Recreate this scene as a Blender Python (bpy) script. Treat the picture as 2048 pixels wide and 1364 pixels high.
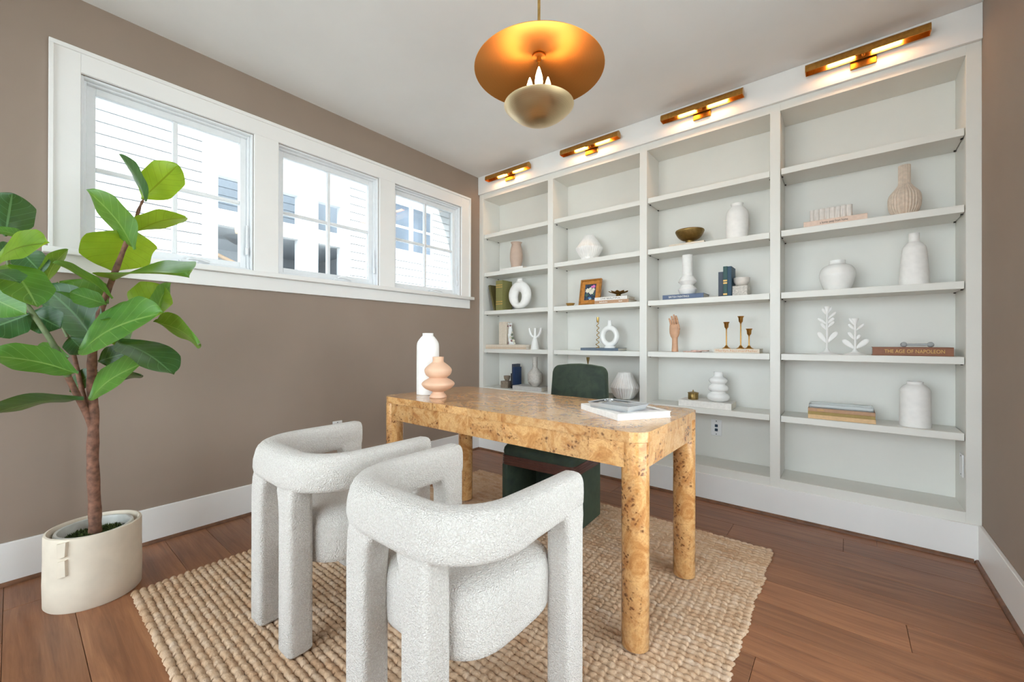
import bpy, bmesh, math, random
from mathutils import Vector, Matrix
random.seed(7)
PI = math.pi
for o in list(bpy.data.objects): bpy.data.objects.remove(o)
scn = bpy.context.scene
C = scn.collection

# ------------------------------------------------------------------ camera
W, H, F = 2048, 1364, 817.07
YAW, PITCH, ROLL = 0.6842, 0.0016, 0.0016
CAM = Vector((2.884, -3.008, 1.080))
_f = Vector((-math.sin(YAW), math.cos(YAW), 0)); _r = Vector((math.cos(YAW), math.sin(YAW), 0)); _u = Vector((0, 0, 1))
FW = _f*math.cos(PITCH) + _u*math.sin(PITCH); _u2 = _u*math.cos(PITCH) - _f*math.sin(PITCH)
RT = _r*math.cos(ROLL) + _u2*math.sin(ROLL); UP = _u2*math.cos(ROLL) - _r*math.sin(ROLL)
cd = bpy.data.cameras.new('camera'); cam = bpy.data.objects.new('camera', cd); C.objects.link(cam)
cd.sensor_fit = 'HORIZONTAL'; cd.sensor_width = 36.0; cd.lens = 36.0*F/W; cd.clip_start = 0.02
m = Matrix.Identity(4)
for i in range(3): m[i][0] = RT[i]; m[i][1] = UP[i]; m[i][2] = -FW[i]; m[i][3] = CAM[i]
cam.matrix_world = m
scn.camera = cam

# ------------------------------------------------------------------ world, sun, exposure
wd = bpy.data.worlds.new('world'); scn.world = wd; wd.use_nodes = True
bg = wd.node_tree.nodes['Background']; bg.inputs[0].default_value = (0.82, 0.92, 1.0, 1); bg.inputs[1].default_value = 1.0
sd = bpy.data.lights.new('sun', 'SUN'); sd.energy = 0.6; sd.angle = 0.02; sd.color = (1, 0.96, 0.9)
sun = bpy.data.objects.new('sun', sd); C.objects.link(sun)
sun.rotation_euler = Vector((-0.55, -0.15, -0.82)).to_track_quat('-Z', 'Y').to_euler(); sun.location = (4, 2, 8)
vs = scn.view_settings
vs.view_transform = 'Standard'; vs.look = 'None'; vs.exposure = 2.82; vs.gamma = 1.0; vs.use_curve_mapping = False

# ------------------------------------------------------------------ photo helpers (pixels give directions)
def ray(px, py): return FW + RT*((px - W/2)/F) + UP*((H/2 - py)/F)
def on(px, py, ax, v):
    d = ray(px, py); t = (v - CAM[ax])/d[ax]; return CAM + d*t
def atc(px, py, c): return CAM + ray(px, py)*c
def X(px, y, py=682): return on(px, py, 1, y).x
def dep(x, y): return (Vector((x, y, CAM.z)) - CAM).dot(FW)
def zof(py, x, y):
    c = dep(x, y); return CAM.z + (H/2 + 1.0 - py)*c/F
def mpp(x, y):      # metres per pixel of width for an upright round thing
    d = Vector((x - CAM.x, y - CAM.y)); c = dep(x, y); return c*(c/d.length)/F

# ------------------------------------------------------------------ materials
MATS = {}
def s2l(c):
    return tuple(((v/255)/12.92 if v/255 <= 0.04045 else ((v/255+0.055)/1.055)**2.4) for v in c)
class NT:
    def __init__(s, name):
        s.m = bpy.data.materials.new(name); s.m.use_nodes = True; s.t = s.m.node_tree; s.t.nodes.clear()
        s.out = s.n('ShaderNodeOutputMaterial'); MATS[name] = s.m
    def n(s, ty, **kw):
        nd = s.t.nodes.new(ty)
        for k, v in kw.items(): setattr(nd, k, v)
        return nd
    def l(s, a, b): s.t.links.new(a, b)
    def bsdf(s, col=None, rough=0.5, metal=0.0, **kw):
        b = s.n('ShaderNodeBsdfPrincipled')
        if col is not None: b.inputs['Base Color'].default_value = (*col, 1)
        b.inputs['Roughness'].default_value = rough; b.inputs['Metallic'].default_value = metal
        for k, v in kw.items(): b.inputs[k].default_value = v
        s.l(b.outputs[0], s.out.inputs[0]); return b
    def coord(s, scale=(1, 1, 1), kind='Object', rnd=0.0):
        tc = s.n('ShaderNodeTexCoord'); mp = s.n('ShaderNodeMapping'); mp.inputs['Scale'].default_value = scale
        src = tc.outputs[kind]
        if rnd:
            oi = s.n('ShaderNodeObjectInfo'); mu = s.n('ShaderNodeMath', operation='MULTIPLY'); mu.inputs[1].default_value = rnd
            s.l(oi.outputs['Random'], mu.inputs[0]); ad = s.n('ShaderNodeVectorMath', operation='ADD')
            s.l(src, ad.inputs[0]); s.l(mu.outputs[0], ad.inputs[1]); src = ad.outputs[0]
        s.l(src, mp.inputs[0]); return mp.outputs[0]
    def noise(s, vec, scale, detail=4, rough=0.5, dist=0.0):
        nd = s.n('ShaderNodeTexNoise'); s.l(vec, nd.inputs['Vector']); nd.inputs['Scale'].default_value = scale
        nd.inputs['Detail'].default_value = detail; nd.inputs['Roughness'].default_value = rough; nd.inputs['Distortion'].default_value = dist
        return nd.outputs['Fac']
    def ramp(s, fac, stops):
        r = s.n('ShaderNodeValToRGB'); e = r.color_ramp.elements
        while len(e) < len(stops): e.new(0.5)
        for el, (p, c) in zip(e, stops): el.position = p; el.color = (*c, 1) if len(c) == 3 else c
        s.l(fac, r.inputs[0]); return r.outputs[0]
    def bump(s, b, h, strength=0.3, dist=0.002):
        bp = s.n('ShaderNodeBump'); bp.inputs['Strength'].default_value = strength; bp.inputs['Distance'].default_value = dist
        s.l(h, bp.inputs['Height']); s.l(bp.outputs[0], b.inputs['Normal'])
    def mix(s, fac, a, b_, mode='MIX'):
        mx = s.n('ShaderNodeMix', data_type='RGBA', blend_type=mode)
        if isinstance(fac, (int, float)): mx.inputs[0].default_value = fac
        else: s.l(fac, mx.inputs[0])
        for i, v in ((6, a), (7, b_)):
            if isinstance(v, tuple): mx.inputs[i].default_value = (*v, 1)
            else: s.l(v, mx.inputs[i])
        return mx.outputs[2]
    def math(s, op, a, b_=None):
        nd = s.n('ShaderNodeMath', operation=op)
        for i, v in ((0, a), (1, b_)):
            if v is None: continue
            if isinstance(v, (int, float)): nd.inputs[i].default_value = v
            else: s.l(v, nd.inputs[i])
        return nd.outputs[0]

def plain(name, rgb, rough=0.5, metal=0.0, var=0.04, scale=30, bump=0.0, bscale=200, **kw):
    t = NT(name); c = s2l(rgb); b = t.bsdf(c, rough, metal, **kw); v = t.coord()
    n = t.noise(v, scale, 3)
    lo = tuple(max(0, x*(1-var*2)) for x in c); hi = tuple(min(1, x*(1+var*2)) for x in c)
    t.l(t.ramp(n, [(0.3, lo), (0.7, hi)]), b.inputs['Base Color'])
    if bump: t.bump(b, t.noise(v, bscale, 2), bump, 0.001)
    return t.m
def emit(name, rgb, strength):
    t = NT(name); e = t.n('ShaderNodeEmission'); e.inputs[0].default_value = (*rgb, 1); e.inputs[1].default_value = strength
    t.l(e.outputs[0], t.out.inputs[0]); return t.m
def glass(name, tint=(1, 1, 1), refl=0.06, rough=0.02):
    t = NT(name); tr = t.n('ShaderNodeBsdfTransparent'); tr.inputs[0].default_value = (*tint, 1)
    g = t.n('ShaderNodeBsdfGlossy'); g.inputs['Roughness'].default_value = rough
    fr = t.n('ShaderNodeFresnel'); fr.inputs[0].default_value = 1.45
    mx = t.n('ShaderNodeMixShader'); f2 = t.math('MULTIPLY', fr.outputs[0], refl/0.06)
    t.l(f2, mx.inputs[0]); t.l(tr.outputs[0], mx.inputs[1]); t.l(g.outputs[0], mx.inputs[2]); t.l(mx.outputs[0], t.out.inputs[0]); return t.m

plain('taupe_paint', (152, 134, 120), 0.65, var=0.015, scale=3, bump=0.08, bscale=350)
plain('ceiling_paint', (238, 236, 234), 0.8, var=0.01, scale=3, bump=0.06, bscale=300)
plain('white_paint', (240, 238, 235), 0.38, var=0.008, scale=4)
plain('shelf_paint', (231, 229, 222), 0.42, var=0.008, scale=4)
plain('window_white', (236, 238, 240), 0.3, var=0.01)
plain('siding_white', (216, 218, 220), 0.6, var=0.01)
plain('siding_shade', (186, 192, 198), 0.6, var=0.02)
plain('grey_green_siding', (176, 184, 172), 0.7)
plain('dark_window', (92, 104, 118), 0.25, var=0.1, scale=2)
plain('bounce_ground', (196, 194, 188), 0.9)  # unseen ground, made pale to bounce light up to the ceiling
plain('oak_rail', (190, 150, 105), 0.5)
plain('shoe_wood', (112, 74, 50), 0.5, var=0.15, scale=25)
plain('outlet_white', (240, 240, 240), 0.3, var=0.005)
plain('outlet_dark', (40, 60, 80), 0.4)
plain('dark_metal', (50, 46, 42), 0.4, 0.8)
plain('ceramic_white', (246, 243, 239), 0.62, var=0.015, scale=40, bump=0.15, bscale=150)
plain('ceramic_gloss', (247, 246, 243), 0.22, var=0.01)
plain('plaster_white', (247, 245, 242), 0.7, var=0.01)
plain('ceramic_peach', (224, 182, 152), 0.6, var=0.02, scale=20)
plain('ceramic_tan', (202, 176, 158), 0.6, var=0.02, scale=20)
plain('ceramic_grey', (204, 198, 190), 0.7, var=0.06, scale=60)
plain('ceramic_sand', (216, 198, 180), 0.7, var=0.05, scale=60)
plain('pot_cream', (222, 209, 190), 0.7, var=0.03, scale=12, bump=0.25, bscale=60)
plain('pot_inner', (206, 205, 198), 0.4)
plain('stone_speckle', (206, 199, 190), 0.7, var=0.12, scale=120, bump=0.2, bscale=300)
plain('stone_brown', (140, 124, 108), 0.7, var=0.12, scale=40)
plain('marble', (226, 218, 210), 0.35, var=0.08, scale=14)
plain('paper', (228, 220, 206), 0.8, var=0.05, scale=120)
plain('bark', (122, 84, 66), 0.75, var=0.22, scale=45, bump=0.5, bscale=90)
plain('stem_green', (104, 116, 78), 0.6, var=0.1)
plain('moss', (70, 84, 38), 0.9, var=0.4, scale=90, bump=0.8, bscale=120)
plain('hand_wood', (214, 166, 132), 0.5, var=0.05, scale=25)
plain('hand_joint', (150, 104, 76), 0.5)
plain('mahogany', (78, 46, 38), 0.3, var=0.12, scale=30)
plain('gilt_frame', (176, 118, 52), 0.4, 0.35, var=0.15, scale=40)
plain('gilt_liner', (196, 128, 50), 0.5, 0.1, var=0.1, scale=40)
plain('canvas_dark', (44, 56, 76), 0.6, var=0.5, scale=60)
plain('petal_cream', (232, 228, 208), 0.6, var=0.06, scale=200)
plain('petal_pink', (226, 120, 186), 0.6)
plain('leaf_paint', (70, 104, 84), 0.6)
plain('vase_paint', (70, 134, 190), 0.5)
plain('mauve', (150, 112, 112), 0.6, var=0.15, scale=90)
plain('sage', (128, 136, 112), 0.6, var=0.2, scale=90)
plain('agate', (214, 178, 164), 0.3, var=0.15, scale=60)
for nm, rgb in dict(cover_white=(238, 234, 228), cover_cream=(226, 212, 194), cover_olive=(132, 128, 76), cover_olive_dark=(98, 90, 50), cover_black=(38, 36, 36),
        cover_navy=(24, 52, 92), cover_slate=(66, 74, 88), cover_blue=(88, 104, 134), cover_bluegrey=(98, 112, 128), cover_green=(50, 86, 84), cover_teal=(44, 76, 98),
        cover_brown=(188, 148, 116), cover_peach=(226, 200, 182), cover_rust=(142, 92, 66), cover_tan=(222, 186, 140), cover_gold=(168, 142, 82), cover_grey=(206, 202, 198),
        cover_sand=(212, 190, 166), cover_sage=(150, 150, 138)).items(): plain(nm, rgb, 0.55, var=0.03, scale=60)
plain('ink_dark', (60, 52, 48), 0.6); plain('ink_light', (240, 238, 232), 0.5); plain('ink_gold', (206, 164, 92), 0.4, 0.3); plain('ink_orange', (214, 158, 110), 0.5)
plain('photo_print', (178, 172, 172), 0.35, var=0.35, scale=18)
emit('bulb_glow', (1.0, 0.62, 0.28), 5); emit('tube_glow', (1.0, 0.68, 0.38), 7.5)
glass('pane_glass', (0.985, 0.995, 0.99), 0.05)
def crystal(nm, fd):
    t = NT(nm); tr = t.n('ShaderNodeBsdfTransparent'); tr.inputs[0].default_value = (0.97, 0.98, 0.98, 1); df = t.n('ShaderNodeBsdfTranslucent'); df.inputs[0].default_value = (0.9, 0.92, 0.93, 1)
    d2 = t.n('ShaderNodeBsdfDiffuse'); d2.inputs[0].default_value = (0.85, 0.87, 0.88, 1); a1 = t.n('ShaderNodeMixShader'); a1.inputs[0].default_value = 0.5; t.l(df.outputs[0], a1.inputs[1]); t.l(d2.outputs[0], a1.inputs[2])
    g = t.n('ShaderNodeBsdfGlossy'); g.inputs['Roughness'].default_value = 0.06; m1 = t.n('ShaderNodeMixShader'); m1.inputs[0].default_value = fd; t.l(tr.outputs[0], m1.inputs[1]); t.l(a1.outputs[0], m1.inputs[2])
    fr = t.n('ShaderNodeFresnel'); fr.inputs[0].default_value = 1.6; m2 = t.n('ShaderNodeMixShader'); t.l(fr.outputs[0], m2.inputs[0]); t.l(m1.outputs[0], m2.inputs[1]); t.l(g.outputs[0], m2.inputs[2]); t.l(m2.outputs[0], t.out.inputs[0])
crystal('crystal', 0.3); crystal('cut_crystal', 0.75)
def brass(name, rgb, rough, brush=(1, 1, 1), bs=0.15):
    t = NT(name); b = t.bsdf(s2l(rgb), rough, 1.0); v = t.coord(brush)
    n = t.noise(v, 60, 4, 0.6); c = s2l(rgb)
    t.l(t.ramp(n, [(0.3, tuple(x*0.8 for x in c)), (0.7, tuple(min(1, x*1.12) for x in c))]), b.inputs['Base Color']); t.bump(b, n, bs, 0.0004)
brass('brass', (196, 146, 76), 0.28, (1, 1, 1)); brass('brass_pale', (206, 170, 104), 0.3); brass('brass_dark', (150, 124, 76), 0.4, bs=0.4); brass('brass_aged', (176, 138, 78), 0.38, bs=0.3)
def spun(name, rgb, rough):     # lathe-brushed metal, fine rings about the local z axis
    t = NT(name); b = t.bsdf(s2l(rgb), rough, 1.0); c = s2l(rgb)
    tc = t.n('ShaderNodeTexCoord'); sp = t.n('ShaderNodeSeparateXYZ'); t.l(tc.outputs['Object'], sp.inputs[0])
    rr = t.math('SQRT', t.math('ADD', t.math('MULTIPLY', sp.outputs[0], sp.outputs[0]), t.math('MULTIPLY', sp.outputs[1], sp.outputs[1])))
    cb = t.n('ShaderNodeCombineXYZ'); t.l(rr, cb.inputs[0]); n = t.noise(cb.outputs[0], 420, 3)
    b.inputs['Anisotropic'].default_value = 0.75
    tg = t.n('ShaderNodeTangent', direction_type='RADIAL', axis='Z'); t.l(tg.outputs[0], b.inputs['Tangent'])
    t.l(t.ramp(n, [(0.3, tuple(x*0.86 for x in c)), (0.7, c)]), b.inputs['Base Color']); t.bump(b, n, 0.05, 0.0003)
spun('spun_copper', (216, 150, 80), 0.44); spun('spun_brass', (214, 190, 150), 0.36)

def boucle():
    t = NT('boucle'); b = t.bsdf(s2l((236, 229, 221)), 0.95); b.inputs['Sheen Weight'].default_value = 0.25
    v = t.coord(); d = t.noise(v, 60, 2)
    vo = t.n('ShaderNodeTexVoronoi'); vo.inputs['Scale'].default_value = 210; vo.inputs['Randomness'].default_value = 1
    ad = t.n('ShaderNodeVectorMath', operation='ADD'); nn = t.n('ShaderNodeTexNoise'); t.l(v, nn.inputs['Vector']); nn.inputs['Scale'].default_value = 110
    sc = t.n('ShaderNodeVectorMath', operation='SCALE'); t.l(nn.outputs['Color'], sc.inputs[0]); sc.inputs['Scale'].default_value = 0.012
    t.l(v, ad.inputs[0]); t.l(sc.outputs[0], ad.inputs[1]); t.l(ad.outputs[0], vo.inputs['Vector'])
    h = t.math('SUBTRACT', 1.0, vo.outputs['Distance']); n2 = t.noise(v, 330, 3, 0.7); hh = t.math('ADD', h, t.math('MULTIPLY', n2, 0.7))
    t.bump(b, hh, 0.9, 0.006)
    t.l(t.ramp(hh, [(0.7, s2l((220, 211, 202))), (1.3, s2l((233, 226, 218)))]), b.inputs['Base Color'])
boucle()
def velvet():
    t = NT('velvet_green'); b = t.bsdf(s2l((40, 54, 42)), 0.75); b.inputs['Sheen Weight'].default_value = 0.6; b.inputs['Sheen Roughness'].default_value = 0.4
    b.inputs['Sheen Tint'].default_value = (*s2l((120, 140, 112)), 1); v = t.coord(); n = t.noise(v, 14, 4, 0.6, 0.6)
    t.l(t.ramp(n, [(0.3, s2l((30, 42, 34))), (0.7, s2l((52, 64, 48)))]), b.inputs['Base Color']); t.bump(b, t.noise(v, 500, 2), 0.15, 0.001)
velvet()
def burl():
    t = NT('burl'); b = t.bsdf(None, 0.26); b.inputs['Coat Weight'].default_value = 0.6; b.inputs['Coat Roughness'].default_value = 0.12
    tc = t.n('ShaderNodeTexCoord'); co = tc.outputs['Object']
    dv = t.n('ShaderNodeVectorMath', operation='DIVIDE'); t.l(co, dv.inputs[0]); dv.inputs[1].default_value = (0.21, 0.235, 0.36)
    ofs = t.n('ShaderNodeVectorMath', operation='ADD'); t.l(dv.outputs[0], ofs.inputs[0]); ofs.inputs[1].default_value = (0.37, 0.41, 0.27)
    fl = t.n('ShaderNodeVectorMath', operation='FLOOR'); t.l(ofs.outputs[0], fl.inputs[0])
    wn = t.n('ShaderNodeTexWhiteNoise', noise_dimensions='3D'); t.l(fl.outputs[0], wn.inputs['Vector'])
    sc = t.n('ShaderNodeVectorMath', operation='SCALE'); t.l(wn.outputs['Color'], sc.inputs[0]); sc.inputs['Scale'].default_value = 7.0
    ad = t.n('ShaderNodeVectorMath', operation='ADD'); t.l(co, ad.inputs[0]); t.l(sc.outputs[0], ad.inputs[1]); v = ad.outputs[0]
    n1 = t.noise(v, 7, 6, 0.66, 2.2)
    base = t.ramp(n1, [(0.28, s2l((168, 108, 58))), (0.42, s2l((204, 148, 88))), (0.55, s2l((226, 178, 118))), (0.66, s2l((206, 150, 92))), (0.8, s2l((176, 116, 66)))])
    n3 = t.noise(v, 40, 6, 0.75, 3.0); base = t.mix(t.math('MULTIPLY', t.ramp(n3, [(0.45, (0, 0, 0)), (0.7, (1, 1, 1))]), 0.55), base, s2l((160, 98, 54)))
    wv = t.n('ShaderNodeTexNoise'); t.l(v, wv.inputs['Vector']); wv.inputs['Scale'].default_value = 30
    ws = t.n('ShaderNodeVectorMath', operation='SCALE'); t.l(wv.outputs['Color'], ws.inputs[0]); ws.inputs['Scale'].default_value = 0.03
    wa = t.n('ShaderNodeVectorMath', operation='ADD'); t.l(v, wa.inputs[0]); t.l(ws.outputs[0], wa.inputs[1])
    vo = t.n('ShaderNodeTexVoronoi'); vo.inputs['Scale'].default_value = 70; t.l(wa.outputs[0], vo.inputs['Vector'])
    vb = t.n('ShaderNodeTexVoronoi'); vb.inputs['Scale'].default_value = 34; t.l(wa.outputs[0], vb.inputs['Vector'])
    e1 = t.ramp(vo.outputs['Distance'], [(0.2, (1, 1, 1)), (0.42, (0, 0, 0))]); e2 = t.ramp(vb.outputs['Distance'], [(0.12, (1, 1, 1)), (0.28, (0, 0, 0))])
    cn = t.noise(v, 7.5, 4, 0.6, 0.8); cl = t.ramp(cn, [(0.51, (0, 0, 0)), (0.60, (1, 1, 1))]); cl2 = t.ramp(cn, [(0.47, (0, 0, 0)), (0.55, (1, 1, 1))])
    msk = t.math('MAXIMUM', t.math('MULTIPLY', e1, cl), t.math('MULTIPLY', e2, cl2)); sw = t.ramp(cn, [(0.5, (0, 0, 0)), (0.72, (1, 1, 1))])
    c = t.mix(t.math('MULTIPLY', sw, 0.5), base, s2l((160, 96, 52))); c = t.mix(t.math('MULTIPLY', msk, 0.85), c, s2l((96, 54, 30)))
    vr = t.n('ShaderNodeHueSaturation'); mr = t.n('ShaderNodeMapRange'); t.l(wn.outputs['Value'], mr.inputs[0]); mr.inputs[3].default_value = 0.84; mr.inputs[4].default_value = 1.08
    t.l(mr.outputs[0], vr.inputs['Value']); t.l(c, vr.inputs['Color']); t.l(vr.outputs[0], b.inputs['Base Color'])
burl()
def plank():
    t = NT('plank'); b = t.bsdf(None, 0.36); v = t.coord((0.9, 12, 12), rnd=37.0)
    n1 = t.noise(v, 2.2, 6, 0.6, 0.8); v2 = t.coord((2.5, 60, 60), rnd=11.0); n2 = t.noise(v2, 2.4, 5, 0.65, 0.3)
    base = t.ramp(n1, [(0.25, s2l((116, 74, 48))), (0.5, s2l((156, 104, 70))), (0.75, s2l((180, 126, 86)))])
    c = t.mix(t.math('MULTIPLY', n2, 0.5), base, s2l((98, 60, 40)))
    oi = t.n('ShaderNodeObjectInfo'); hs = t.n('ShaderNodeHueSaturation'); mr = t.n('ShaderNodeMapRange'); t.l(oi.outputs['Random'], mr.inputs[0]); mr.inputs[3].default_value = 0.82; mr.inputs[4].default_value = 1.16
    t.l(mr.outputs[0], hs.inputs['Value']); t.l(c, hs.inputs['Color']); t.l(hs.outputs[0], b.inputs['Base Color'])
    t.l(t.ramp(n2, [(0.2, (0.30,)*3), (0.8, (0.46,)*3)]), b.inputs['Roughness']); t.bump(b, n2, 0.12, 0.001)
plank()
def jute():
    t = NT('jute'); b = t.bsdf(None, 0.9); v = t.coord((1, 1, 1), rnd=9.0); n = t.noise(v, 9, 4, 0.6); n2 = t.noise(v, 160, 3, 0.7)
    base = t.ramp(n, [(0.3, s2l((188, 148, 112))), (0.5, s2l((212, 180, 148))), (0.7, s2l((222, 198, 174)))])
    t.l(t.mix(t.math('MULTIPLY', n2, 0.55), base, s2l((166, 130, 100))), b.inputs['Base Color']); t.bump(b, n2, 0.8, 0.003)
    plain('jute_backing', (150, 120, 92), 0.95, var=0.15, scale=60)
jute()
def leafmat(name, lo, hi, vein, trans):
    t = NT(name); uv = t.n('ShaderNodeUVMap'); uv.uv_map = 'UVMap'; sp = t.n('ShaderNodeSeparateXYZ'); t.l(uv.outputs[0], sp.inputs[0])
    u, v = sp.outputs[0], sp.outputs[1]; av = t.math('ABSOLUTE', t.math('SUBTRACT', v, 0.5))
    mid = t.math('LESS_THAN', av, 0.022); ph = t.math('FRACT', t.math('MULTIPLY', t.math('SUBTRACT', u, t.math('MULTIPLY', av, 0.55)), 7.0))
    lat = t.math('LESS_THAN', ph, 0.07); vn = t.math('MAXIMUM', mid, t.math('MULTIPLY', lat, 0.6))
    n = t.noise(t.coord(), 14, 3); base = t.ramp(n, [(0.3, s2l(lo)), (0.7, s2l(hi))]); col = t.mix(vn, base, s2l(vein))
    b = t.n('ShaderNodeBsdfPrincipled'); t.l(col, b.inputs['Base Color']); b.inputs['Roughness'].default_value = 0.33
    hgt = t.math('SUBTRACT', 1.0, vn); t.bump(b, hgt, 0.4, 0.003)
    tr = t.n('ShaderNodeBsdfTranslucent'); t.l(t.mix(0.65, col, s2l((196, 214, 40)), 'MIX'), tr.inputs[0])
    mx = t.n('ShaderNodeMixShader'); mx.inputs[0].default_value = trans; t.l(b.outputs[0], mx.inputs[1]); t.l(tr.outputs[0], mx.inputs[2]); t.l(mx.outputs[0], t.out.inputs[0])
leafmat('leaf_backlit', (104, 150, 44), (140, 178, 56), (92, 116, 30), 0.5)  # yellow-green of light shining through is put into the leaf colour
leafmat('leaf_mid', (62, 116, 46), (86, 142, 58), (126, 164, 84), 0.3)
leafmat('leaf_dark', (36, 78, 44), (54, 98, 54), (92, 134, 86), 0.14)

# ------------------------------------------------------------------ mesh helpers
def link(name, me, mat=None, parent=None, loc=None):
    o = bpy.data.objects.new(name, me); C.objects.link(o)
    if mat: me.materials.append(MATS[mat])
    if parent: o.parent = parent
    if loc is not None: o.location = loc
    return o
def fin(name, bm, mat, parent=None, loc=None, smooth=False, angle=35):
    bmesh.ops.recalc_face_normals(bm, faces=bm.faces)
    me = bpy.data.meshes.new(name); bm.to_mesh(me); bm.free()
    if smooth:
        me.polygons.foreach_set('use_smooth', [True]*len(me.polygons))
        if angle: me.set_sharp_from_angle(angle=math.radians(angle))
    return link(name, me, mat, parent, loc)
def box(bm, x0, x1, y0, y1, z0, z1, bev=0.0, seg=1):
    r = bmesh.ops.create_cube(bm, size=1.0); vs_ = r['verts']
    for v in vs_: v.co = Vector((x0 + (v.co.x+.5)*(x1-x0), y0 + (v.co.y+.5)*(y1-y0), z0 + (v.co.z+.5)*(z1-z0)))
    if bev:
        es = list({e for v in vs_ for e in v.link_edges})
        bmesh.ops.bevel(bm, geom=es, offset=bev, segments=seg, affect='EDGES', profile=0.5)
def bx(name, dims, mat, parent=None, bev=0.0015, loc=None, seg=1):
    bm = bmesh.new(); box(bm, *dims, bev, seg); return fin(name, bm, mat, parent, loc, smooth=seg > 1)
def lathe_bm(prof, n=40, mod=None, cap=True):
    bm = bmesh.new(); rings = []
    for k, (r, z) in enumerate(prof):
        rings.append([bm.verts.new(((rr := r*(mod(2*PI*i/n, z, k) if mod else 1))*math.cos(2*PI*i/n), rr*math.sin(2*PI*i/n), z)) for i in range(n)])
    for a, b in zip(rings, rings[1:]):
        for i in range(n): bm.faces.new((a[i], a[(i+1) % n], b[(i+1) % n], b[i]))
    if cap:
        bm.faces.new(rings[0]); bm.faces.new(rings[-1])
    return bm
def lathe(name, prof, mat, parent=None, loc=None, n=40, mod=None, cap=True, angle=50):
    return fin(name, lathe_bm(prof, n, mod, cap), mat, parent, loc, True, angle)
def tube_bm(bm, pts, rad, n=10, cap=True):
    pts = [Vector(p) for p in pts]; rings = []
    rads = rad if isinstance(rad, (list, tuple)) else [rad]*len(pts)
    prev = None
    for i, p in enumerate(pts):
        d = (pts[min(i+1, len(pts)-1)] - pts[max(i-1, 0)]).normalized()
        if prev is None:
            a = d.orthogonal().normalized()
        else:
            a = (prev - d*prev.dot(d)).normalized()
        prev = a; b = d.cross(a)
        rings.append([bm.verts.new(p + (a*math.cos(2*PI*k/n) + b*math.sin(2*PI*k/n))*rads[i]) for k in range(n)])
    for a, b in zip(rings, rings[1:]):
        for i in range(n): bm.faces.new((a[i], a[(i+1) % n], b[(i+1) % n], b[i]))
    if cap: bm.faces.new(rings[0]); bm.faces.new(rings[-1])
def tube(name, pts, rad, mat, parent=None, n=10, loc=None):
    bm = bmesh.new(); tube_bm(bm, pts, rad, n); return fin(name, bm, mat, parent, loc, True, 60)
def smooth_path(pts, n=6):
    out = []; P = [Vector(p) for p in pts]
    for i in range(len(P)-1):
        p0, p1, p2, p3 = P[max(i-1, 0)], P[i], P[i+1], P[min(i+2, len(P)-1)]
        for k in range(n):
            t = k/n; out.append(0.5*((2*p1) + (p2-p0)*t + (2*p0-5*p1+4*p2-p3)*t*t + (3*p1-p0-3*p2+p3)*t**3))
    out.append(P[-1]); return out
def prism(name, poly, axis, a0, a1, mat, parent=None, loc=None, smooth=False, angle=35, bev=0):
    """poly: 2d outline; extruded along axis (0,1,2) from a0 to a1"""
    bm = bmesh.new()
    def P(u, v, a): return {0: (a, u, v), 1: (u, a, v), 2: (u, v, a)}[axis]
    lo = [bm.verts.new(P(u, v, a0)) for u, v in poly]; hi = [bm.verts.new(P(u, v, a1)) for u, v in poly]; n = len(poly)
    for i in range(n): bm.faces.new((lo[i], lo[(i+1) % n], hi[(i+1) % n], hi[i]))
    bm.faces.new(lo); bm.faces.new(hi)
    if bev: bmesh.ops.bevel(bm, geom=[e for e in bm.edges if abs(e.verts[0].co[axis]-e.verts[1].co[axis]) < 1e-6], offset=bev, segments=2, affect='EDGES')
    return fin(name, bm, mat, parent, loc, smooth, angle)
def rrect(x0, x1, y0, y1, r, n=6):
    pts = []
    for cx, cy, a in ((x1-r, y1-r, 0), (x0+r, y1-r, 90), (x0+r, y0+r, 180), (x1-r, y0+r, 270)):
        for k in range(n+1):
            t = math.radians(a + 90*k/n); pts.append((cx + r*math.cos(t), cy + r*math.sin(t)))
    return pts
def tag(o, label, cat, group=None):
    o['label'] = label; o['category'] = cat
    if group: o['group'] = group
    return o
def thing(name, label, cat, loc=(0, 0, 0), rz=0.0, group=None):
    o = bpy.data.objects.new(name, None); C.objects.link(o); o.location = loc; o.rotation_euler = (0, 0, rz); o.empty_display_size = 0.1
    return tag(o, label, cat, group)
def struct(o): o['kind'] = 'structure'; return o
def sempty(name): 
    o = bpy.data.objects.new(name, None); C.objects.link(o); return struct(o)
def copy_tree(o, parent=None):
    c = o.copy(); C.objects.link(c)
    if parent: c.parent = parent
    for ch in o.children: copy_tree(ch, c)
    return c
def text(name, s, size, mat, parent, loc, rot=(PI/2, 0, 0), width=None):
    cu = bpy.data.curves.new(name, 'FONT'); cu.body = s; cu.size = size; cu.align_x = 'CENTER'; cu.align_y = 'CENTER'; cu.extrude = 0.0002
    tmp = bpy.data.objects.new(name+'_tmp', cu); C.objects.link(tmp)
    me = bpy.data.meshes.new_from_object(tmp.evaluated_get(bpy.context.evaluated_depsgraph_get())); bpy.data.objects.remove(tmp)
    me.materials.clear(); o = link(name, me, mat, parent, loc); o.rotation_euler = rot
    if width and o.dimensions.x > 1e-6:
        xs = [v.co.x for v in me.vertices]; o.scale.x = width/(max(xs)-min(xs))
    return o

# ------------------------------------------------------------------ room shell
XR, CH, YB, YF = 3.404, 2.74, 0.27, -4.5     # right wall, ceiling, wall behind bookcase, wall behind the camera
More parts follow.
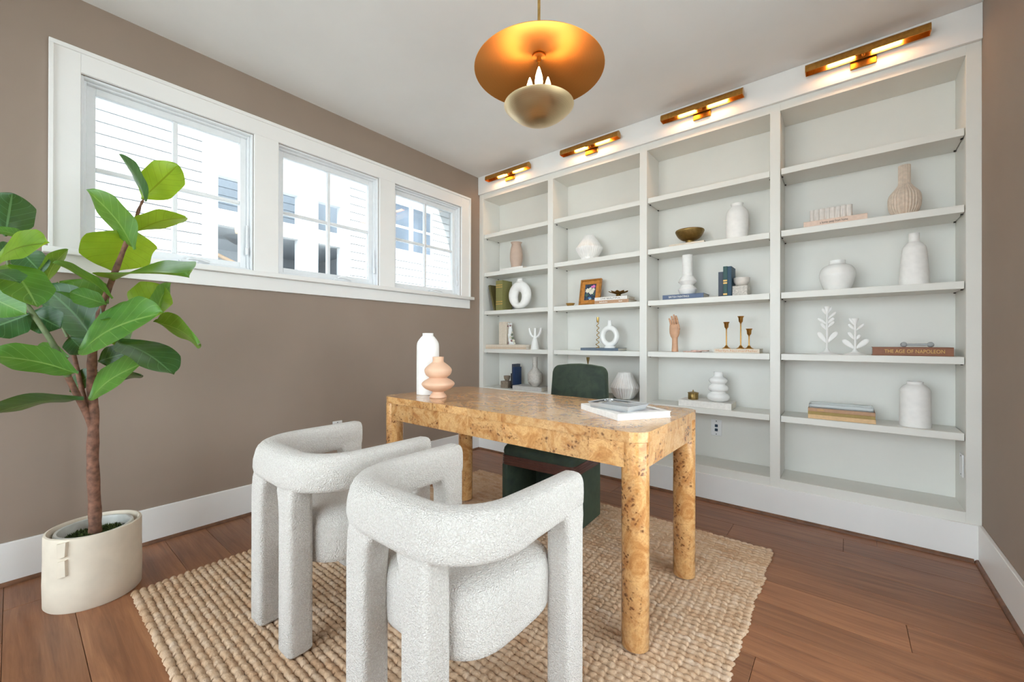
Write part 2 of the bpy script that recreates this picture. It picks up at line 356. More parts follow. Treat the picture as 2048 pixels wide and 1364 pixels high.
# floor of planks
floor = struct(bx('floor', (-0.02, XR+0.02, YF-0.02, YB, -0.12, -0.012), 'shoe_wood', None, 0))
y = YB - 0.02; row = 0; PW = 0.182
while y > YF:
    y0 = max(y - PW, YF); xs = [0.0]; x = -random.uniform(0.1, 1.1)
    while True:
        x += random.uniform(1.0, 1.7)
        if x >= XR - 0.25: break
        if x > 0.25: xs.append(x)
    xs.append(XR)
    for a, b in zip(xs, xs[1:]): bx('plank', (a+0.0006, b-0.0006, y0+0.0006, y-0.0006, -0.012, 0.0), 'plank', floor, 0.0012)
    y = y0; row += 1
ceiling = struct(bx('ceiling', (-0.15, XR+0.15, YF-0.2, YB+0.1, CH, CH+0.12), 'ceiling_paint', None, 0))
def wall_holes(name, ax, a0, a1, us, zs, holes, mat):
    """wall slab between a0..a1 on axis ax; us/zs grid lines; holes = set of (u index, z index) left open"""
    bm = bmesh.new()
    for i in range(len(us)-1):
        for k in range(len(zs)-1):
            if (i, k) in holes: continue
            if ax == 0: box(bm, a0, a1, us[i], us[i+1], zs[k], zs[k+1])
            else: box(bm, us[i], us[i+1], a0, a1, zs[k], zs[k+1])
    bmesh.ops.remove_doubles(bm, verts=bm.verts, dist=1e-5)
    return struct(fin(name, bm, mat))
WZ0, WZ1 = 1.518, 2.380
WINS = [(-2.797, -2.047), (-1.907, -1.157), (-1.016, -0.262)]
wall_holes('wall_left', 0, -0.16, 0.0, [YF, WINS[0][0], WINS[0][1], WINS[1][0], WINS[1][1], WINS[2][0], WINS[2][1], YB], [0, WZ0, WZ1, CH], {(1, 1), (3, 1), (5, 1)}, 'taupe_paint')
RO0, RO1 = -2.70, -0.85     # unseen glazed opening added in the right wall to light the room
wall_holes('wall_right', 0, XR, XR+0.15, [YF, RO0, RO1, YB], [0, 0.06, 2.66, CH], {(1, 1)}, 'taupe_paint')
struct(bx('wall_back', (-0.15, XR+0.15, YB, YB+0.1, 0, CH), 'white_paint', None, 0))
wall_holes('wall_front', 1, YF-0.15, YF, [-0.15, 0.06, XR-0.06, XR+0.15], [0, 0.06, 2.68, CH], {(1, 1)}, 'taupe_paint')
struct(bx('added_storey', (-0.16, 5.4, -5.2, 9.0, CH+0.125, 8.5), 'siding_white', None, 0))     # unseen storey added above the room to block sun and sky light
# unseen glazed opening added behind the camera to let sky light in
w4 = sempty('window_4')
OW0, OW1 = 0.06, XR-0.06
for a, b in ((OW0, OW0+0.05), (OW1-0.05, OW1)): bx('jamb', (a, b, YF-0.12, YF-0.02, 0.06, 2.68), 'window_white', w4)
for a, b in ((0.06, 0.11), (2.63, 2.68)): bx('rail', (OW0+0.05, OW1-0.05, YF-0.12, YF-0.02, a, b), 'window_white', w4)
for k in range(1, 3):
    x = OW0 + k*(OW1-OW0)/3; bx('mullion', (x-0.025, x+0.025, YF-0.11, YF-0.03, 0.11, 2.63), 'window_white', w4)
for k in range(3):
    a = OW0 + k*(OW1-OW0)/3; bx('pane', (a+0.026, a+(OW1-OW0)/3-0.026, YF-0.072, YF-0.068, 0.111, 2.629), 'pane_glass', w4, 0)
w5 = sempty('window_5')  # frame and panes of the added light opening in the right wall
for a, b in ((RO0, RO0+0.05), (RO1-0.05, RO1)): bx('jamb', (XR+0.02, XR+0.12, a, b, 0.06, 2.66), 'window_white', w5)
for a, b in ((0.06, 0.11), (2.61, 2.66)): bx('rail', (XR+0.02, XR+0.12, RO0+0.05, RO1-0.05, a, b), 'window_white', w5)
for k in range(1, 3):
    yy = RO0 + k*(RO1-RO0)/3; bx('mullion', (XR+0.03, XR+0.11, yy-0.025, yy+0.025, 0.11, 2.61), 'window_white', w5)
for k in range(3):
    a = RO0 + k*(RO1-RO0)/3; bx('pane', (XR+0.068, XR+0.072, a+0.051, a+(RO1-RO0)/3-0.051, 0.111, 2.609), 'pane_glass', w5, 0)
# baseboards + shoe moulding
def shoe_profile(): return [(0, 0), (0.014, 0)] + [(0.014*math.cos(a), 0.016*math.sin(a)) for a in (0.4, 0.8, 1.2)] + [(0, 0.016)]
BH = 0.186
bl = struct(bx('baseboard_left', (0, 0.015, YF, -0.016, 0, BH), 'white_paint', None, 0.002))
prism('shoe_moulding', [(0.015+a, b) for a, b in shoe_profile()], 1, YF, -0.016, 'shoe_wood', bl)
br = struct(bx('baseboard_right', (XR-0.015, XR, RO1+0.01, -0.016, 0, BH), 'white_paint', None, 0.002))
prism('shoe_moulding', [(XR-0.015-a, b) for a, b in shoe_profile()], 1, RO1+0.01, -0.016, 'shoe_wood', br)
bb = struct(bx('baseboard_back', (0, XR, -0.016, -0.0005, 0, 0.181), 'white_paint', None, 0.002))
prism('shoe_moulding', [(-0.016-a, b) for a, b in shoe_profile()], 0, 0.03, XR-0.03, 'shoe_wood', bb)
bf = struct(bx('baseboard_front', (0, XR, YF, YF+0.015, 0, 0.055), 'white_paint', None, 0.002))

# window casing
tr1 = sempty('trim_1')
CY0, CY1, CZ1 = -2.897, -0.150, 2.487
def casing(nm, d): return bx(nm, d, 'white_paint', tr1, 0.0015)
casing('casing_side', (0, 0.018, CY0, WINS[0][0], WZ0, CZ1)); casing('casing_side', (0, 0.018, WINS[2][1], CY1, WZ0, CZ1))
casing('casing_mullion', (0, 0.018, WINS[0][1], WINS[1][0], WZ0, WZ1)); casing('casing_mullion', (0, 0.018, WINS[1][1], WINS[2][0], WZ0, WZ1))
casing('casing_head', (0, 0.018, WINS[0][0], WINS[2][1], WZ1, CZ1))
casing('back_band', (0, 0.028, CY0-0.004, CY1+0.004, CZ1-0.016, CZ1+0.004)); casing('back_band', (0, 0.028, CY0-0.004, CY0+0.012, WZ0, CZ1-0.016)); casing('back_band', (0, 0.028, CY1-0.012, CY1+0.004, WZ0, CZ1-0.016))
bx('sill', (-0.03, 0.052, CY0-0.022, CY1+0.03, WZ0-0.029, WZ0), 'white_paint', tr1, 0.003, seg=2)
casing('apron', (0, 0.018, CY0, CY1, 1.404, WZ0-0.029))
for wi, (a, b) in enumerate(WINS):
    w = sempty('window_%d' % (wi+1)); z0, z1 = WZ0, WZ1
    def fr(nm, x0, x1, t):      # rectangular frame of four bars
        for d in ((x0, x1, a+fr.o, a+fr.o+t, z0+fr.o, z1-fr.o), (x0, x1, b-fr.o-t, b-fr.o, z0+fr.o, z1-fr.o), (x0, x1, a+fr.o+t, b-fr.o-t, z1-fr.o-t, z1-fr.o), (x0, x1, a+fr.o+t, b-fr.o-t, z0+fr.o, z0+fr.o+t)):
            bx(nm, d, 'window_white', w, 0.002)
    fr.o = 0.0; fr('jamb', -0.13, -0.004, 0.012)
    fr.o = 0.012; fr('stop', -0.11, -0.03, 0.011)
    fr.o = 0.023; fr('sash', -0.095, -0.052, 0.034)
    ym = (a+b)/2; zm = (z0+z1)/2; i0 = 0.057
    bx('muntin', (-0.088, -0.06, ym-0.011, ym+0.011, z0+i0, z1-i0), 'window_white', w, 0.003)
    for c0, c1 in ((a+i0, ym-0.011), (ym+0.011, b-i0)): bx('muntin', (-0.088, -0.06, c0, c1, zm-0.011, zm+0.011), 'window_white', w, 0.003)
    for c0, c1 in ((a+i0, ym-0.011), (ym+0.011, b-i0)):
        for e0, e1 in ((z0+i0, zm-0.011), (zm+0.011, z1-i0)): bx('pane', (-0.076, -0.072, c0, c1, e0, e1), 'pane_glass', w, 0)
    cr = tube('crank_handle', smooth_path([(-0.03, ym+0.05, z0+0.018), (-0.012, ym+0.055, z0+0.034), (-0.006, ym+0.10, z0+0.034), (-0.006, ym+0.15, z0+0.024)]), 0.007, 'window_white', w)
    bx('crank_base', (-0.05, -0.008, ym+0.01, ym+0.10, z0+0.0115, z0+0.026), 'window_white', w, 0.005)
    bx('lock_lever', (-0.034, -0.022, b-0.032, b-0.022, z0+0.12, z0+0.29), 'window_white', w, 0.003); bx('lock_catch', (-0.03, -0.012, b-0.036, b-0.02, z0+0.10, z0+0.15), 'window_white', w, 0.004)

# ------------------------------------------------------------------ outdoors
struct(bx('ground', (-40, 40, -40, 40, -0.75, -0.65), 'bounce_ground', None, 0))
nb = thing('neighbour_house', 'white lap-sided house with square openings seen outside the windows', 'house', (-5.0, 0, -0.65))
GZ = -0.65
def nbx(nm, d, mat, par=nb, bev=0): return bx(nm, (d[0], d[1], d[2], d[3], d[4]-GZ, d[5]-GZ), mat, par, bev)
# porch panel with openings  y -1.06..1.31
OP = [(-0.90, 0.35, 3.23, 3.78), (0.72, 1.17, 3.23, 3.78), (-0.90, 0.35, 1.6, 2.97), (0.72, 1.17, 1.6, 2.97)]
bm = bmesh.new()
us = [-1.06, -0.90, 0.35, 0.72, 1.17, 1.31]; zs = [GZ, 1.6, 2.97, 3.23, 3.78, 5.6]
for i in range(5):
    for k in range(5):
        if i in (1, 3) and k in (1, 3): continue
        box(bm, -0.12, 0.03, us[i], us[i+1], zs[k]-GZ, zs[k+1]-GZ)
bmesh.ops.remove_doubles(bm, verts=bm.verts, dist=1e-5); fin('panel_wall', bm, 'siding_white', nb)
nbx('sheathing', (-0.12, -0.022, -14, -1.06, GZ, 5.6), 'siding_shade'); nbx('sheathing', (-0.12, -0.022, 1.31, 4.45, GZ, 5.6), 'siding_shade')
def board(y0, y1):
    return [(-0.02, 0), (0.032, 0), (0.022, 0.150), (-0.02, 0.150)]
sm = {}
for (y0, y1) in ((-14, -1.06), (1.31, 4.45)):
    for k in range(22):
        z = 1.3 + k*0.163
        if (y0, y1) not in sm:
            o = prism('siding_board', board(y0, y1), 1, y0, y1, 'siding_white', nb); sm[(y0, y1)] = o.data
        else: o = link('siding_board', sm[(y0, y1)], None, nb)
        o.location = (0, 0, z - GZ)
for yy in (-1.06, 1.31): nbx('corner_trim', (0.0, 0.04, yy-0.05, yy+0.05, GZ, 5.6), 'siding_white')
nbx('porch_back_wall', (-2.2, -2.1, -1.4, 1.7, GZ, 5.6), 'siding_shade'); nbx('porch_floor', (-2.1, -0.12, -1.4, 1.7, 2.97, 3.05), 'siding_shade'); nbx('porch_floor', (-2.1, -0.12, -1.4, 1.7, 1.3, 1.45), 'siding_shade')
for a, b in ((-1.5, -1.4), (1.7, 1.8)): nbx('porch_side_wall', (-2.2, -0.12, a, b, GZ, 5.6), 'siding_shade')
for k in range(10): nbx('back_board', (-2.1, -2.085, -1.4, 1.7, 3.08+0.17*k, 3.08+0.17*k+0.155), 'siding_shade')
for (a, b) in ((0.95, 1.5), (-0.25, 0.3)):
    wnd = nbx('porch_window', (-2.1, -2.07, a, b, 1.9, 2.75), 'siding_white'); nbx('pane', (-2.07, -2.062, a+0.05, (a+b)/2-0.02, 1.95, 2.7), 'dark_window', wnd); nbx('pane', (-2.07, -2.062, (a+b)/2+0.02, b-0.05, 1.95, 2.7), 'dark_window', wnd)
for k in range(12): nbx('baluster', (-0.5, -0.475, -0.86+k*0.1, -0.835+k*0.1, 1.45, 2.35), 'siding_white')
tube('hand_rail', [(-0.48, -0.9, 2.62-GZ), (-0.48, 0.3, 2.12-GZ)], 0.035, 'oak_rail', nb); nbx('newel_post', (-0.54, -0.44, 0.24, 0.34, 1.45, 2.25), 'oak_rail')
# double window further along
for a, b in ((2.30, 2.80), (2.93, 3.43)):
    wnd = nbx('house_window', (0.03, 0.06, a-0.07, b+0.07, 3.10, 4.24), 'siding_white')
    for e0, e1 in ((3.18, 3.66), (3.72, 4.18)): nbx('pane', (0.06, 0.066, a, b, e0, e1), 'dark_window', wnd)
nbx('window_apron', (0.03, 0.07, 2.18, 3.55, 3.02, 3.10), 'siding_white')
nbx('added_upper_wall', (-0.6, -0.3, -14, 4.45, 5.6, 8.5), 'siding_white'); nbx('eave', (-0.7, 0.42, -14, 4.8, 4.74, 4.9), 'siding_white'); nbx('gutter', (0.42, 0.52, -14, 4.8, 4.78, 4.92), 'siding_white')  # wall above the eave is added out of view to darken the gap
gh = thing('grey_green_house', 'grey-green sided gable house end beyond the white house', 'house', (-7.6, 5.6, GZ))
prism('gable_wall', [(0, 0), (3.0, 0), (3.0, 3.2), (1.0, 4.25), (0, 3.55)], 0, -2, 0, 'grey_green_siding', gh)
prism('rake_board', [(0.95, 4.3), (1.05, 4.3), (0.0, 3.55), (-0.15, 3.55)], 0, -2, 0.06, 'siding_white', gh)
prism('rake_board', [(0.95, 4.3), (1.05, 4.3), (3.1, 3.2), (3.0, 3.1)], 0, -2, 0.06, 'siding_white', gh)

# ------------------------------------------------------------------ built-in bookcase
bc = thing('built_in_bookcase', 'white built-in bookcase of four bays across the whole wall', 'bookcase', (0, 0, 0))
BAYS = [(0.054, 0.838), (0.892, 1.677), (1.732, 2.518), (2.572, 3.350)]
SZ = [2.158, 1.772, 1.388, 1.007, 0.623]; FLZ = 0.234; DEEP = 0.25
edges = [0.0005] + [v for b in BAYS for v in b] + [XR-0.0005]
for k in range(5): bx('stile', (edges[2*k], edges[2*k+1], 0.0, DEEP, 0.0, 2.564), 'shelf_paint', bc, 0.001)
for a, b in BAYS:
    bx('top_rail', (a, b, 0.0, DEEP, 2.513, 2.564), 'shelf_paint', bc, 0.0008); bx('bottom_deck', (a, b, 0.0, DEEP, 0.0, FLZ), 'shelf_paint', bc, 0.001)
    bx('back_panel', (a, b, DEEP, DEEP+0.012, FLZ, 2.513), 'shelf_paint', bc, 0)
    for z in SZ:
        sh = bx('shelf', (a+0.003, b-0.003, 0.012, DEEP-0.001, z-0.038, z), 'shelf_paint', bc, 0.0015)
        for xx in (a+0.002, b-0.010):
            for yy in (0.05, 0.22): bx('shelf_pin', (xx, xx+0.008, yy, yy+0.012, z-0.043, z-0.0375), 'dark_metal', sh, 0)
bx('fascia', (0.0005, XR-0.0005, -0.020, DEEP+0.012, 2.564, CH-0.0005), 'white_paint', bc, 0.0015)
# wall plates
def plate(nm, lab, loc, rz, jacks):
    t = thing(nm, lab, 'outlet', loc, rz); bx('cover_plate', (-0.036, 0.036, -0.006, -0.0005, -0.058, 0.058), 'outlet_white', t, 0.002)
    for z in jacks: bx('jack', (-0.010, 0.010, -0.0075, -0.005, z-0.010, z+0.010), 'outlet_dark', t, 0.001)
    for z in (-0.047, 0.047): bx('screw', (-0.003, 0.003, -0.007, -0.0055, z-0.003, z+0.003), 'dark_metal', t, 0.001)
q = on(1433, 855, 1, DEEP); plate('data_outlet', 'white wall plate with two dark data jacks low in the bookcase', (q.x, DEEP, q.z), 0, (-0.016, 0.014))
q = on(1925, 930, 0, 3.35); plate('power_outlet', 'blank white outlet plate on the inner side of the bookcase end', (3.35, q.y, q.z), -PI/2, ())
plate('wall_outlet', 'white outlet plate on the taupe wall behind the boucle armchair', (0.0005, -1.497, 0.44), PI/2, ())

# ------------------------------------------------------------------ rug
RX0, RX1, RY0, RY1 = 0.520, 2.600, -2.684, -0.525
rug = thing('jute_rug', 'chunky woven natural jute rug under the desk and chairs', 'rug', ((RX0+RX1)/2, (RY0+RY1)/2, 0))
hx, hy = (RX1-RX0)/2, (RY1-RY0)/2
bx('backing', (-hx+0.012, hx-0.012, -hy+0.006, hy-0.006, 0.0003, 0.005), 'jute_backing', rug, 0)
NR = 84; RP = 2*hy/NR; KN = 74; KP = 2*hx/KN
def braid(seed):
    rnd = random.Random(seed); bm = bmesh.new(); NA, NS = 5, 5; prev = None; yof = 0
    for k in range(KN):
        kw = RP*0.57*rnd.uniform(0.90, 1.08); kh = 0.0135*rnd.uniform(0.85, 1.1); dy = rnd.uniform(-1, 1)*0.0014
        ext = rnd.uniform(0, 0.006) if k in (0, KN-1) else 0
        for s in range(NS):
            u = s/NS; env = 0.62 + 0.38*math.sin(PI*min(max(u*0.92+0.04, 0), 1))**0.6
            xx = -hx + (k+u)*KP + (ext*(1 if k else -1)*(1-u if k == 0 else u))
            sk = (0.25*KP)*(1 if k % 2 else -1)*0.6
            ring = [bm.verts.new((xx + sk*math.cos(PI*j/NA), dy + kw*env*math.cos(PI*j/NA), 0.0015 + kh*env*math.sin(PI*j/NA))) for j in range(NA+1)]
            if prev:
                for j in range(NA): bm.faces.new((prev[j], prev[j+1], ring[j+1], ring[j]))
            else: bm.faces.new(ring)
            prev = ring
    bm.faces.new(prev); bmesh.ops.recalc_face_normals(bm, faces=bm.faces)
    me = bpy.data.meshes.new('braid'); bm.to_mesh(me); bm.free(); me.polygons.foreach_set('use_smooth', [True]*len(me.polygons)); me.materials.append(MATS['jute']); return me
BR = [braid(s) for s in range(5)]
for k in range(NR):
    o = link('braid', BR[(k*3) % 5], None, rug); o.location = (random.uniform(-0.006, 0.006), -hy + (k+0.5)*RP, 0)
RUGT = 0.0164

# ------------------------------------------------------------------ desk
DX0, DX1, DY0, DY1, DZ = 0.834, 2.362, -1.668, -1.004, 0.770
DC = ((DX0+DX1)/2, (DY0+DY1)/2); hx, hy = (DX1-DX0)/2, (DY1-DY0)/2
desk = thing('burl_wood_desk', 'honey burl wood desk with four round column legs', 'desk', (*DC, 0))
prism('desk_top', rrect(-hx, hx, -hy, hy, 0.06, 8), 2, DZ-0.036, DZ, 'burl', desk, smooth=True, angle=30, bev=0.0015)
lc = [(sx*(hx-0.0505), sy*(hy-0.0505)) for sx in (-1, 1) for sy in (-1, 1)]
for lx, ly in lc: 
    lathe('leg', [(0.046, RUGT+0.0002), (0.0478, RUGT+0.002), (0.0478, DZ-0.0362)], 'burl', desk, (lx, ly, 0), 40)
AZ0, AZ1 = DZ-0.036-0.092, DZ-0.0362
# aprons as veneer panels butted edge to edge
def apron(ax, sgn):
    L = hx-0.0505 if ax == 0 else hy-0.0505; n = 8 if ax == 0 else 3; off = (hy if ax == 0 else hx) - 0.010
    e = -L
    ws = [random.uniform(0.8, 1.2) for _ in range(n)]; S = sum(ws)
    for w in ws:
        e2 = e + w/S*2*L; d = ((e, e2-0.0004, sgn*off-(0.022 if sgn > 0 else 0), sgn*off+(0.022 if sgn < 0 else 0), AZ0, AZ1) if ax == 0 else (sgn*off-(0.022 if sgn > 0 else 0), sgn*off+(0.022 if sgn < 0 else 0), e, e2-0.0004, AZ0, AZ1))
        bx('apron_panel', d, 'burl', desk, 0.0003); e = e2
for ax in (0, 1):
    for s_ in (-1, 1): apron(ax, s_)

# ------------------------------------------------------------------ boucle armchairs
def rsq(cx, cy, w, d, r, n=5): return [(cx+a, cy+b) for a, b in rrect(-w/2, w/2, -d/2, d/2, r, n)]
def loft(name, secs, mat, parent, cap=True):
    bm = bmesh.new(); rings = [[bm.verts.new((x, y, z)) for x, y in poly] for poly, z in secs]; n = len(rings[0])
    for a, b in zip(rings, rings[1:]):
        for i in range(n): bm.faces.new((a[i], a[(i+1) % n], b[(i+1) % n], b[i]))
    bm.faces.new(rings[0]); bm.faces.new(rings[-1])
    return fin(name, bm, mat, parent, None, True, 60)
def armchair(label, loc, rz=0.0):
    t = thing('boucle_armchair', label, 'armchair', loc, rz)
    # U-shaped band: arms and back in one sweep
    hw, yb, yf, R = 0.258, -0.203, 0.252, 0.165
    path = [(hw, yf), (hw, yf-0.012), (hw, 0.12), (hw, 0.02), (hw, yb+R)]
    path += [(hw-R+R*math.cos(a), yb+R-R*math.sin(a)) for a in [PI/2*k/10 for k in range(1, 11)]]
    path += [(x, yb) for x in (0.06, 0.03, 0)]
    path = path + [(-x, y_) for x, y_ in reversed(path[:-1])]
    bm = bmesh.new(); rings = []; n = len(path); NS = 20
    for i, (x, y_) in enumerate(path):
        a = Vector(path[max(i-1, 0)]); b = Vector(path[min(i+1, n-1)]); d = (b-a).normalized(); nr = Vector((-d.y, d.x))   # points outward? fixed below
        out = Vector((x, y_+0.02)); 
        if nr.dot(out) < 0: nr = -nr
        k = min(1, max(0, (0.12 - y_)/0.30)); k = k*k*(3-2*k)      # 0 at arm front, 1 at back
        w = 0.080 + 0.022*k; zb, zt = 0.572 - 0.004*k, 0.690; endf = 0.90 if i in (0, n-1) else 1.0
        ring = []
        for s in range(NS):
            th = 2*PI*s/NS; cx, sx = math.cos(th), math.sin(th); e = 2/3.4
            u = math.copysign(abs(cx)**e, cx); v = math.copysign(abs(sx)**e, sx)
            uu = u*w/2*endf; zz = (zb+zt)/2 + v*(zt-zb)/2*(endf*0.5+0.5)
            if u > 0: uu += (-0.012*max(0, v) + 0.006*max(0, -v))*k     # outer face leans in towards the rim
            ring.append(bm.verts.new((x + nr.x*uu, y_ + nr.y*uu, zz)))
        rings.append(ring)
    for a, b in zip(rings, rings[1:]):
        for s in range(NS): bm.faces.new((a[s], a[(s+1) % NS], b[(s+1) % NS], b[s]))
    bm.faces.new(rings[0]); bm.faces.new(rings[-1]); fin('arm_band', bm, 'boucle', t, None, True, 70)
    z0 = RUGT + 0.0002
    for sx in (-1, 1):
        secs = [(rsq(sx*0.257, 0.208, 0.070, 0.076, 0.016), z0), (rsq(sx*0.257, 0.208, 0.082, 0.088, 0.018), z0+0.008), (rsq(sx*0.257, 0.208, 0.082, 0.088, 0.018), 0.53),
                (rsq(sx*0.258, 0.203, 0.084, 0.098, 0.018), 0.57), (rsq(sx*0.258, 0.198, 0.080, 0.11, 0.018), 0.60)]
        loft('leg', secs, 'boucle', t)
        secs = [(rsq(sx*0.126, -0.206, 0.082, 0.070, 0.016), z0), (rsq(sx*0.126, -0.206, 0.096, 0.084, 0.018), z0+0.008), (rsq(sx*0.126, -0.206, 0.096, 0.084, 0.018), 0.47),
                (rsq(sx*0.122, -0.206, 0.102, 0.084, 0.02), 0.525), (rsq(sx*0.113, -0.205, 0.118, 0.082, 0.02), 0.562), (rsq(sx*0.108, -0.202, 0.126, 0.070, 0.02), 0.60)]
        loft('leg', secs, 'boucle', t)
    # seat drum
    def plan(s, dy=0.0):
        P = []
        for k in range(48):
            th = 2*PI*k/48; c_, s_ = math.cos(th), math.sin(th); e = 2/(5.0 if s_ > 0 else 3.0)
            P.append((s*0.234*math.copysign(abs(c_)**e, c_), 0.012 + s*(0.222 if s_ > 0 else 0.19)*math.copysign(abs(s_)**e, s_)))
        return P
    loft('seat', [(plan(0.90), 0.295), (plan(0.965), 0.302), (plan(0.99), 0.32), (plan(1.0), 0.40), (plan(0.995), 0.43), (plan(0.965), 0.452), (plan(0.90), 0.468), (plan(0.7), 0.478), (plan(0.3), 0.482)], 'boucle', t)
    return t
armchair('white boucle armchair facing the desk, farther from the potted fig', (1.985, -2.178, 0), 0)
armchair('white boucle armchair facing the desk, nearer the potted fig and window wall', (1.285, -2.178, 0), 0)

# ------------------------------------------------------------------ green velvet chair
gc = thing('green_velvet_chair', 'dark green velvet chair with a reeded wood band tucked behind the desk', 'chair', (1.500, -1.10, 0), math.radians(4.0))
gw, gd = 0.242, 0.60; z0 = RUGT + 0.0002
for sx in (-1, 1):
    bx('side_panel', ((-gw if sx < 0 else gw-0.04), (-gw+0.04 if sx < 0 else gw), 0.008, 0.375, z0, 0.337), 'velvet_green', gc, 0.006, seg=2)
    bx('rear_panel', ((-gw+0.036 if sx < 0 else gw-0.18), (-gw+0.18 if sx < 0 else gw-0.036), 0.338, 0.375, z0, 0.337), 'velvet_green', gc, 0.006, seg=2)
for k in range(4): 
    zc = 0.344 + k*0.0145; prism('reed', rrect(-gw-0.004, gw+0.004, 0.0, gd, 0.03, 5), 2, zc-0.0068, zc+0.0068, 'mahogany', gc, smooth=True, angle=40, bev=0.004)
loft('seat', [(rrect(-gw, gw, 0.004, gd, 0.04), 0.394), (rrect(-gw-0.004, gw+0.004, 0.0, gd, 0.045), 0.415), (rrect(-gw, gw, 0.004, gd-0.004, 0.045), 0.435), (rrect(-gw+0.012, gw-0.012, 0.016, gd-0.01, 0.045), 0.452), (rrect(-gw+0.04, gw-0.04, 0.05, gd-0.03, 0.045), 0.462)], 'velvet_green', gc)
# backrest: rounded-top slab leaning slightly back
bm = bmesh.new(); outl = []
def bo(): 
    P = []
    for k in range(15):
        th = math.radians(180 - 90*k/14); P.append((-0.20 + 0.055 + 0.055*math.cos(th), 0.855 + 0.055*math.sin(th) + 0.006))
    P += [(-0.08, 0.925), (0, 0.929), (0.08, 0.925)]
    P += [(-x, z) for x, z in reversed(P[:15])]
    return P + [(0.222, 0.45), (-0.222, 0.45)]
O_ = bo(); rows = []
for yo, ins in ((0.0, 0.02), (0.006, 0.006), (0.02, 0.0), (0.055, 0.0), (0.072, 0.006), (0.08, 0.02)):
    rows.append([bm.verts.new((x*(1-ins/0.22), gd-0.075 + yo + (z-0.45)*0.05 - 0.10*(x*x)*1.2, 0.45 + (z-0.45)*(1-ins/0.5))) for x, z in O_])
n = len(O_)
for a, b in zip(rows, rows[1:]):
    for i in range(n): bm.faces.new((a[i], a[(i+1) % n], b[(i+1) % n], b[i]))
bm.faces.new(rows[0]); bm.faces.new(rows[-1]); fin('backrest', bm, 'velvet_green', gc, None, True, 50)

# ------------------------------------------------------------------ pendant
PC = 1.85; pp = atc(1077, 682, PC); pr = 0.291
pend = thing('brass_pendant', 'brass dish pendant lamp with a smaller bowl hung over the desk', 'lamp', (pp.x, pp.y, 2.0))
def pz(z): return z-2.0
cone = [(0.006, 2.3785), (0.06, 2.372), (0.12, 2.358), (0.18, 2.341), (0.24, 2.322), (pr, 2.306)]
lathe('dish', [(r, pz(z)) for r, z in cone] + [(pr+0.001, pz(2.3075))] + [(r, pz(z+0.003)) for r, z in reversed(cone)], 'spun_copper', pend, n=72, cap=False, angle=60)
bowl = [(0.004, 2.066), (0.03, 2.068), (0.06, 2.077), (0.09, 2.092), (0.115, 2.108), (0.138, 2.127), (0.157, 2.147)]
lathe('bowl', [(r, pz(z)) for r, z in bowl] + [(0.1575, pz(2.148))] + [(r, pz(z+0.003)) for r, z in reversed(bowl)], 'spun_brass', pend, n=64, cap=False, angle=60)
lathe('rod', [(0.0065, pz(2.07)), (0.0065, pz(2.72))], 'brass_pale', pend, n=16); lathe('hub', [(0.030, pz(2.368)), (0.030, pz(2.374)), (0.014, pz(2.3745))], 'spun_copper', pend, n=32)
lathe('sleeve', [(0.010, pz(2.345)), (0.010, pz(2.37))], 'brass', pend, n=16); lathe('canopy', [(0.062, pz(2.739)), (0.062, pz(2.722)), (0.01, pz(2.716))], 'brass_pale', pend, n=40)
for k in range(3):
    a = math.radians(-54.5 + 120*k) ; bxx, byy = 0.048*math.cos(a), 0.048*math.sin(a)
    lathe('lamp_holder', [(0.011, pz(2.078)), (0.011, pz(2.190))], 'brass_pale', pend, (bxx, byy, 0), 16)
    lathe('bulb', [(0.008, pz(2.190)), (0.0155, pz(2.211)), (0.0180, pz(2.228)), (0.0150, pz(2.252)), (0.008, pz(2.278)), (0.002, pz(2.294))], 'bulb_glow', pend, (bxx, byy, 0), 16)

# ------------------------------------------------------------------ picture lights
PLAB = ['brass picture light over the bay next to the window wall', 'brass picture light over the bay with the framed flower painting', 'brass picture light over the bay with the wooden hand', 'brass picture light over the bay beside the taupe end wall']
def picture_light(x, label):
    t = thing('picture_light', label, 'light', (x, -0.020, 2.60), group='picture lights along the bookcase fascia')
    bx('back_plate', (-0.056, 0.056, -0.012, -0.0005, 0.008, 0.100), 'brass', t, 0.002)
    tube('arm', smooth_path([(0, -0.012, 0.058), (0, -0.03, 0.060), (0, -0.05, 0.075), (0, -0.052, 0.088)]), 0.007, 'brass', t)
    HL = 0.258; yc, zc = -0.052, 0.046; out = [(-0.028, 0.0), (-0.028, 0.022)] + [(0.028*math.cos(a), 0.022+0.028*math.sin(a)) for a in [PI - PI*k/10 for k in range(1, 10)]] + [(0.028, 0.022), (0.028, 0.0)]
    inn = [(u*0.94, max(0, v-0.0016) if v > 0 else 0) for u, v in out]
    poly = [(yc+u, zc+v) for u, v in out] + [(yc+u, zc+v) for u, v in reversed(inn)]
    hd = prism('hood', poly, 0, -HL, HL, 'brass', t, smooth=True, angle=30)
    cap = [(yc+u*0.99, zc+v) for u, v in out]
    for s in (-1, 1): prism('end_cap', cap, 0, s*HL, s*(HL-0.002), 'brass', t)
    bx('socket', (-0.035, 0.035, yc-0.012, yc+0.012, zc+0.014, zc+0.036), 'brass_dark', t, 0.003)
    for s in (-1, 1):
        tube('bulb', [(s*0.035, yc, zc+0.030), (s*0.05, yc, zc+0.030), (s*0.15, yc, zc+0.030), (s*0.158, yc, zc+0.030)], [0.006, 0.0095, 0.0095, 0.004], 'tube_glow', t, 12)
for (a, b), lb in zip(BAYS, PLAB): picture_light((a+b)/2 + (-0.02 if a < 0.5 else 0), lb)

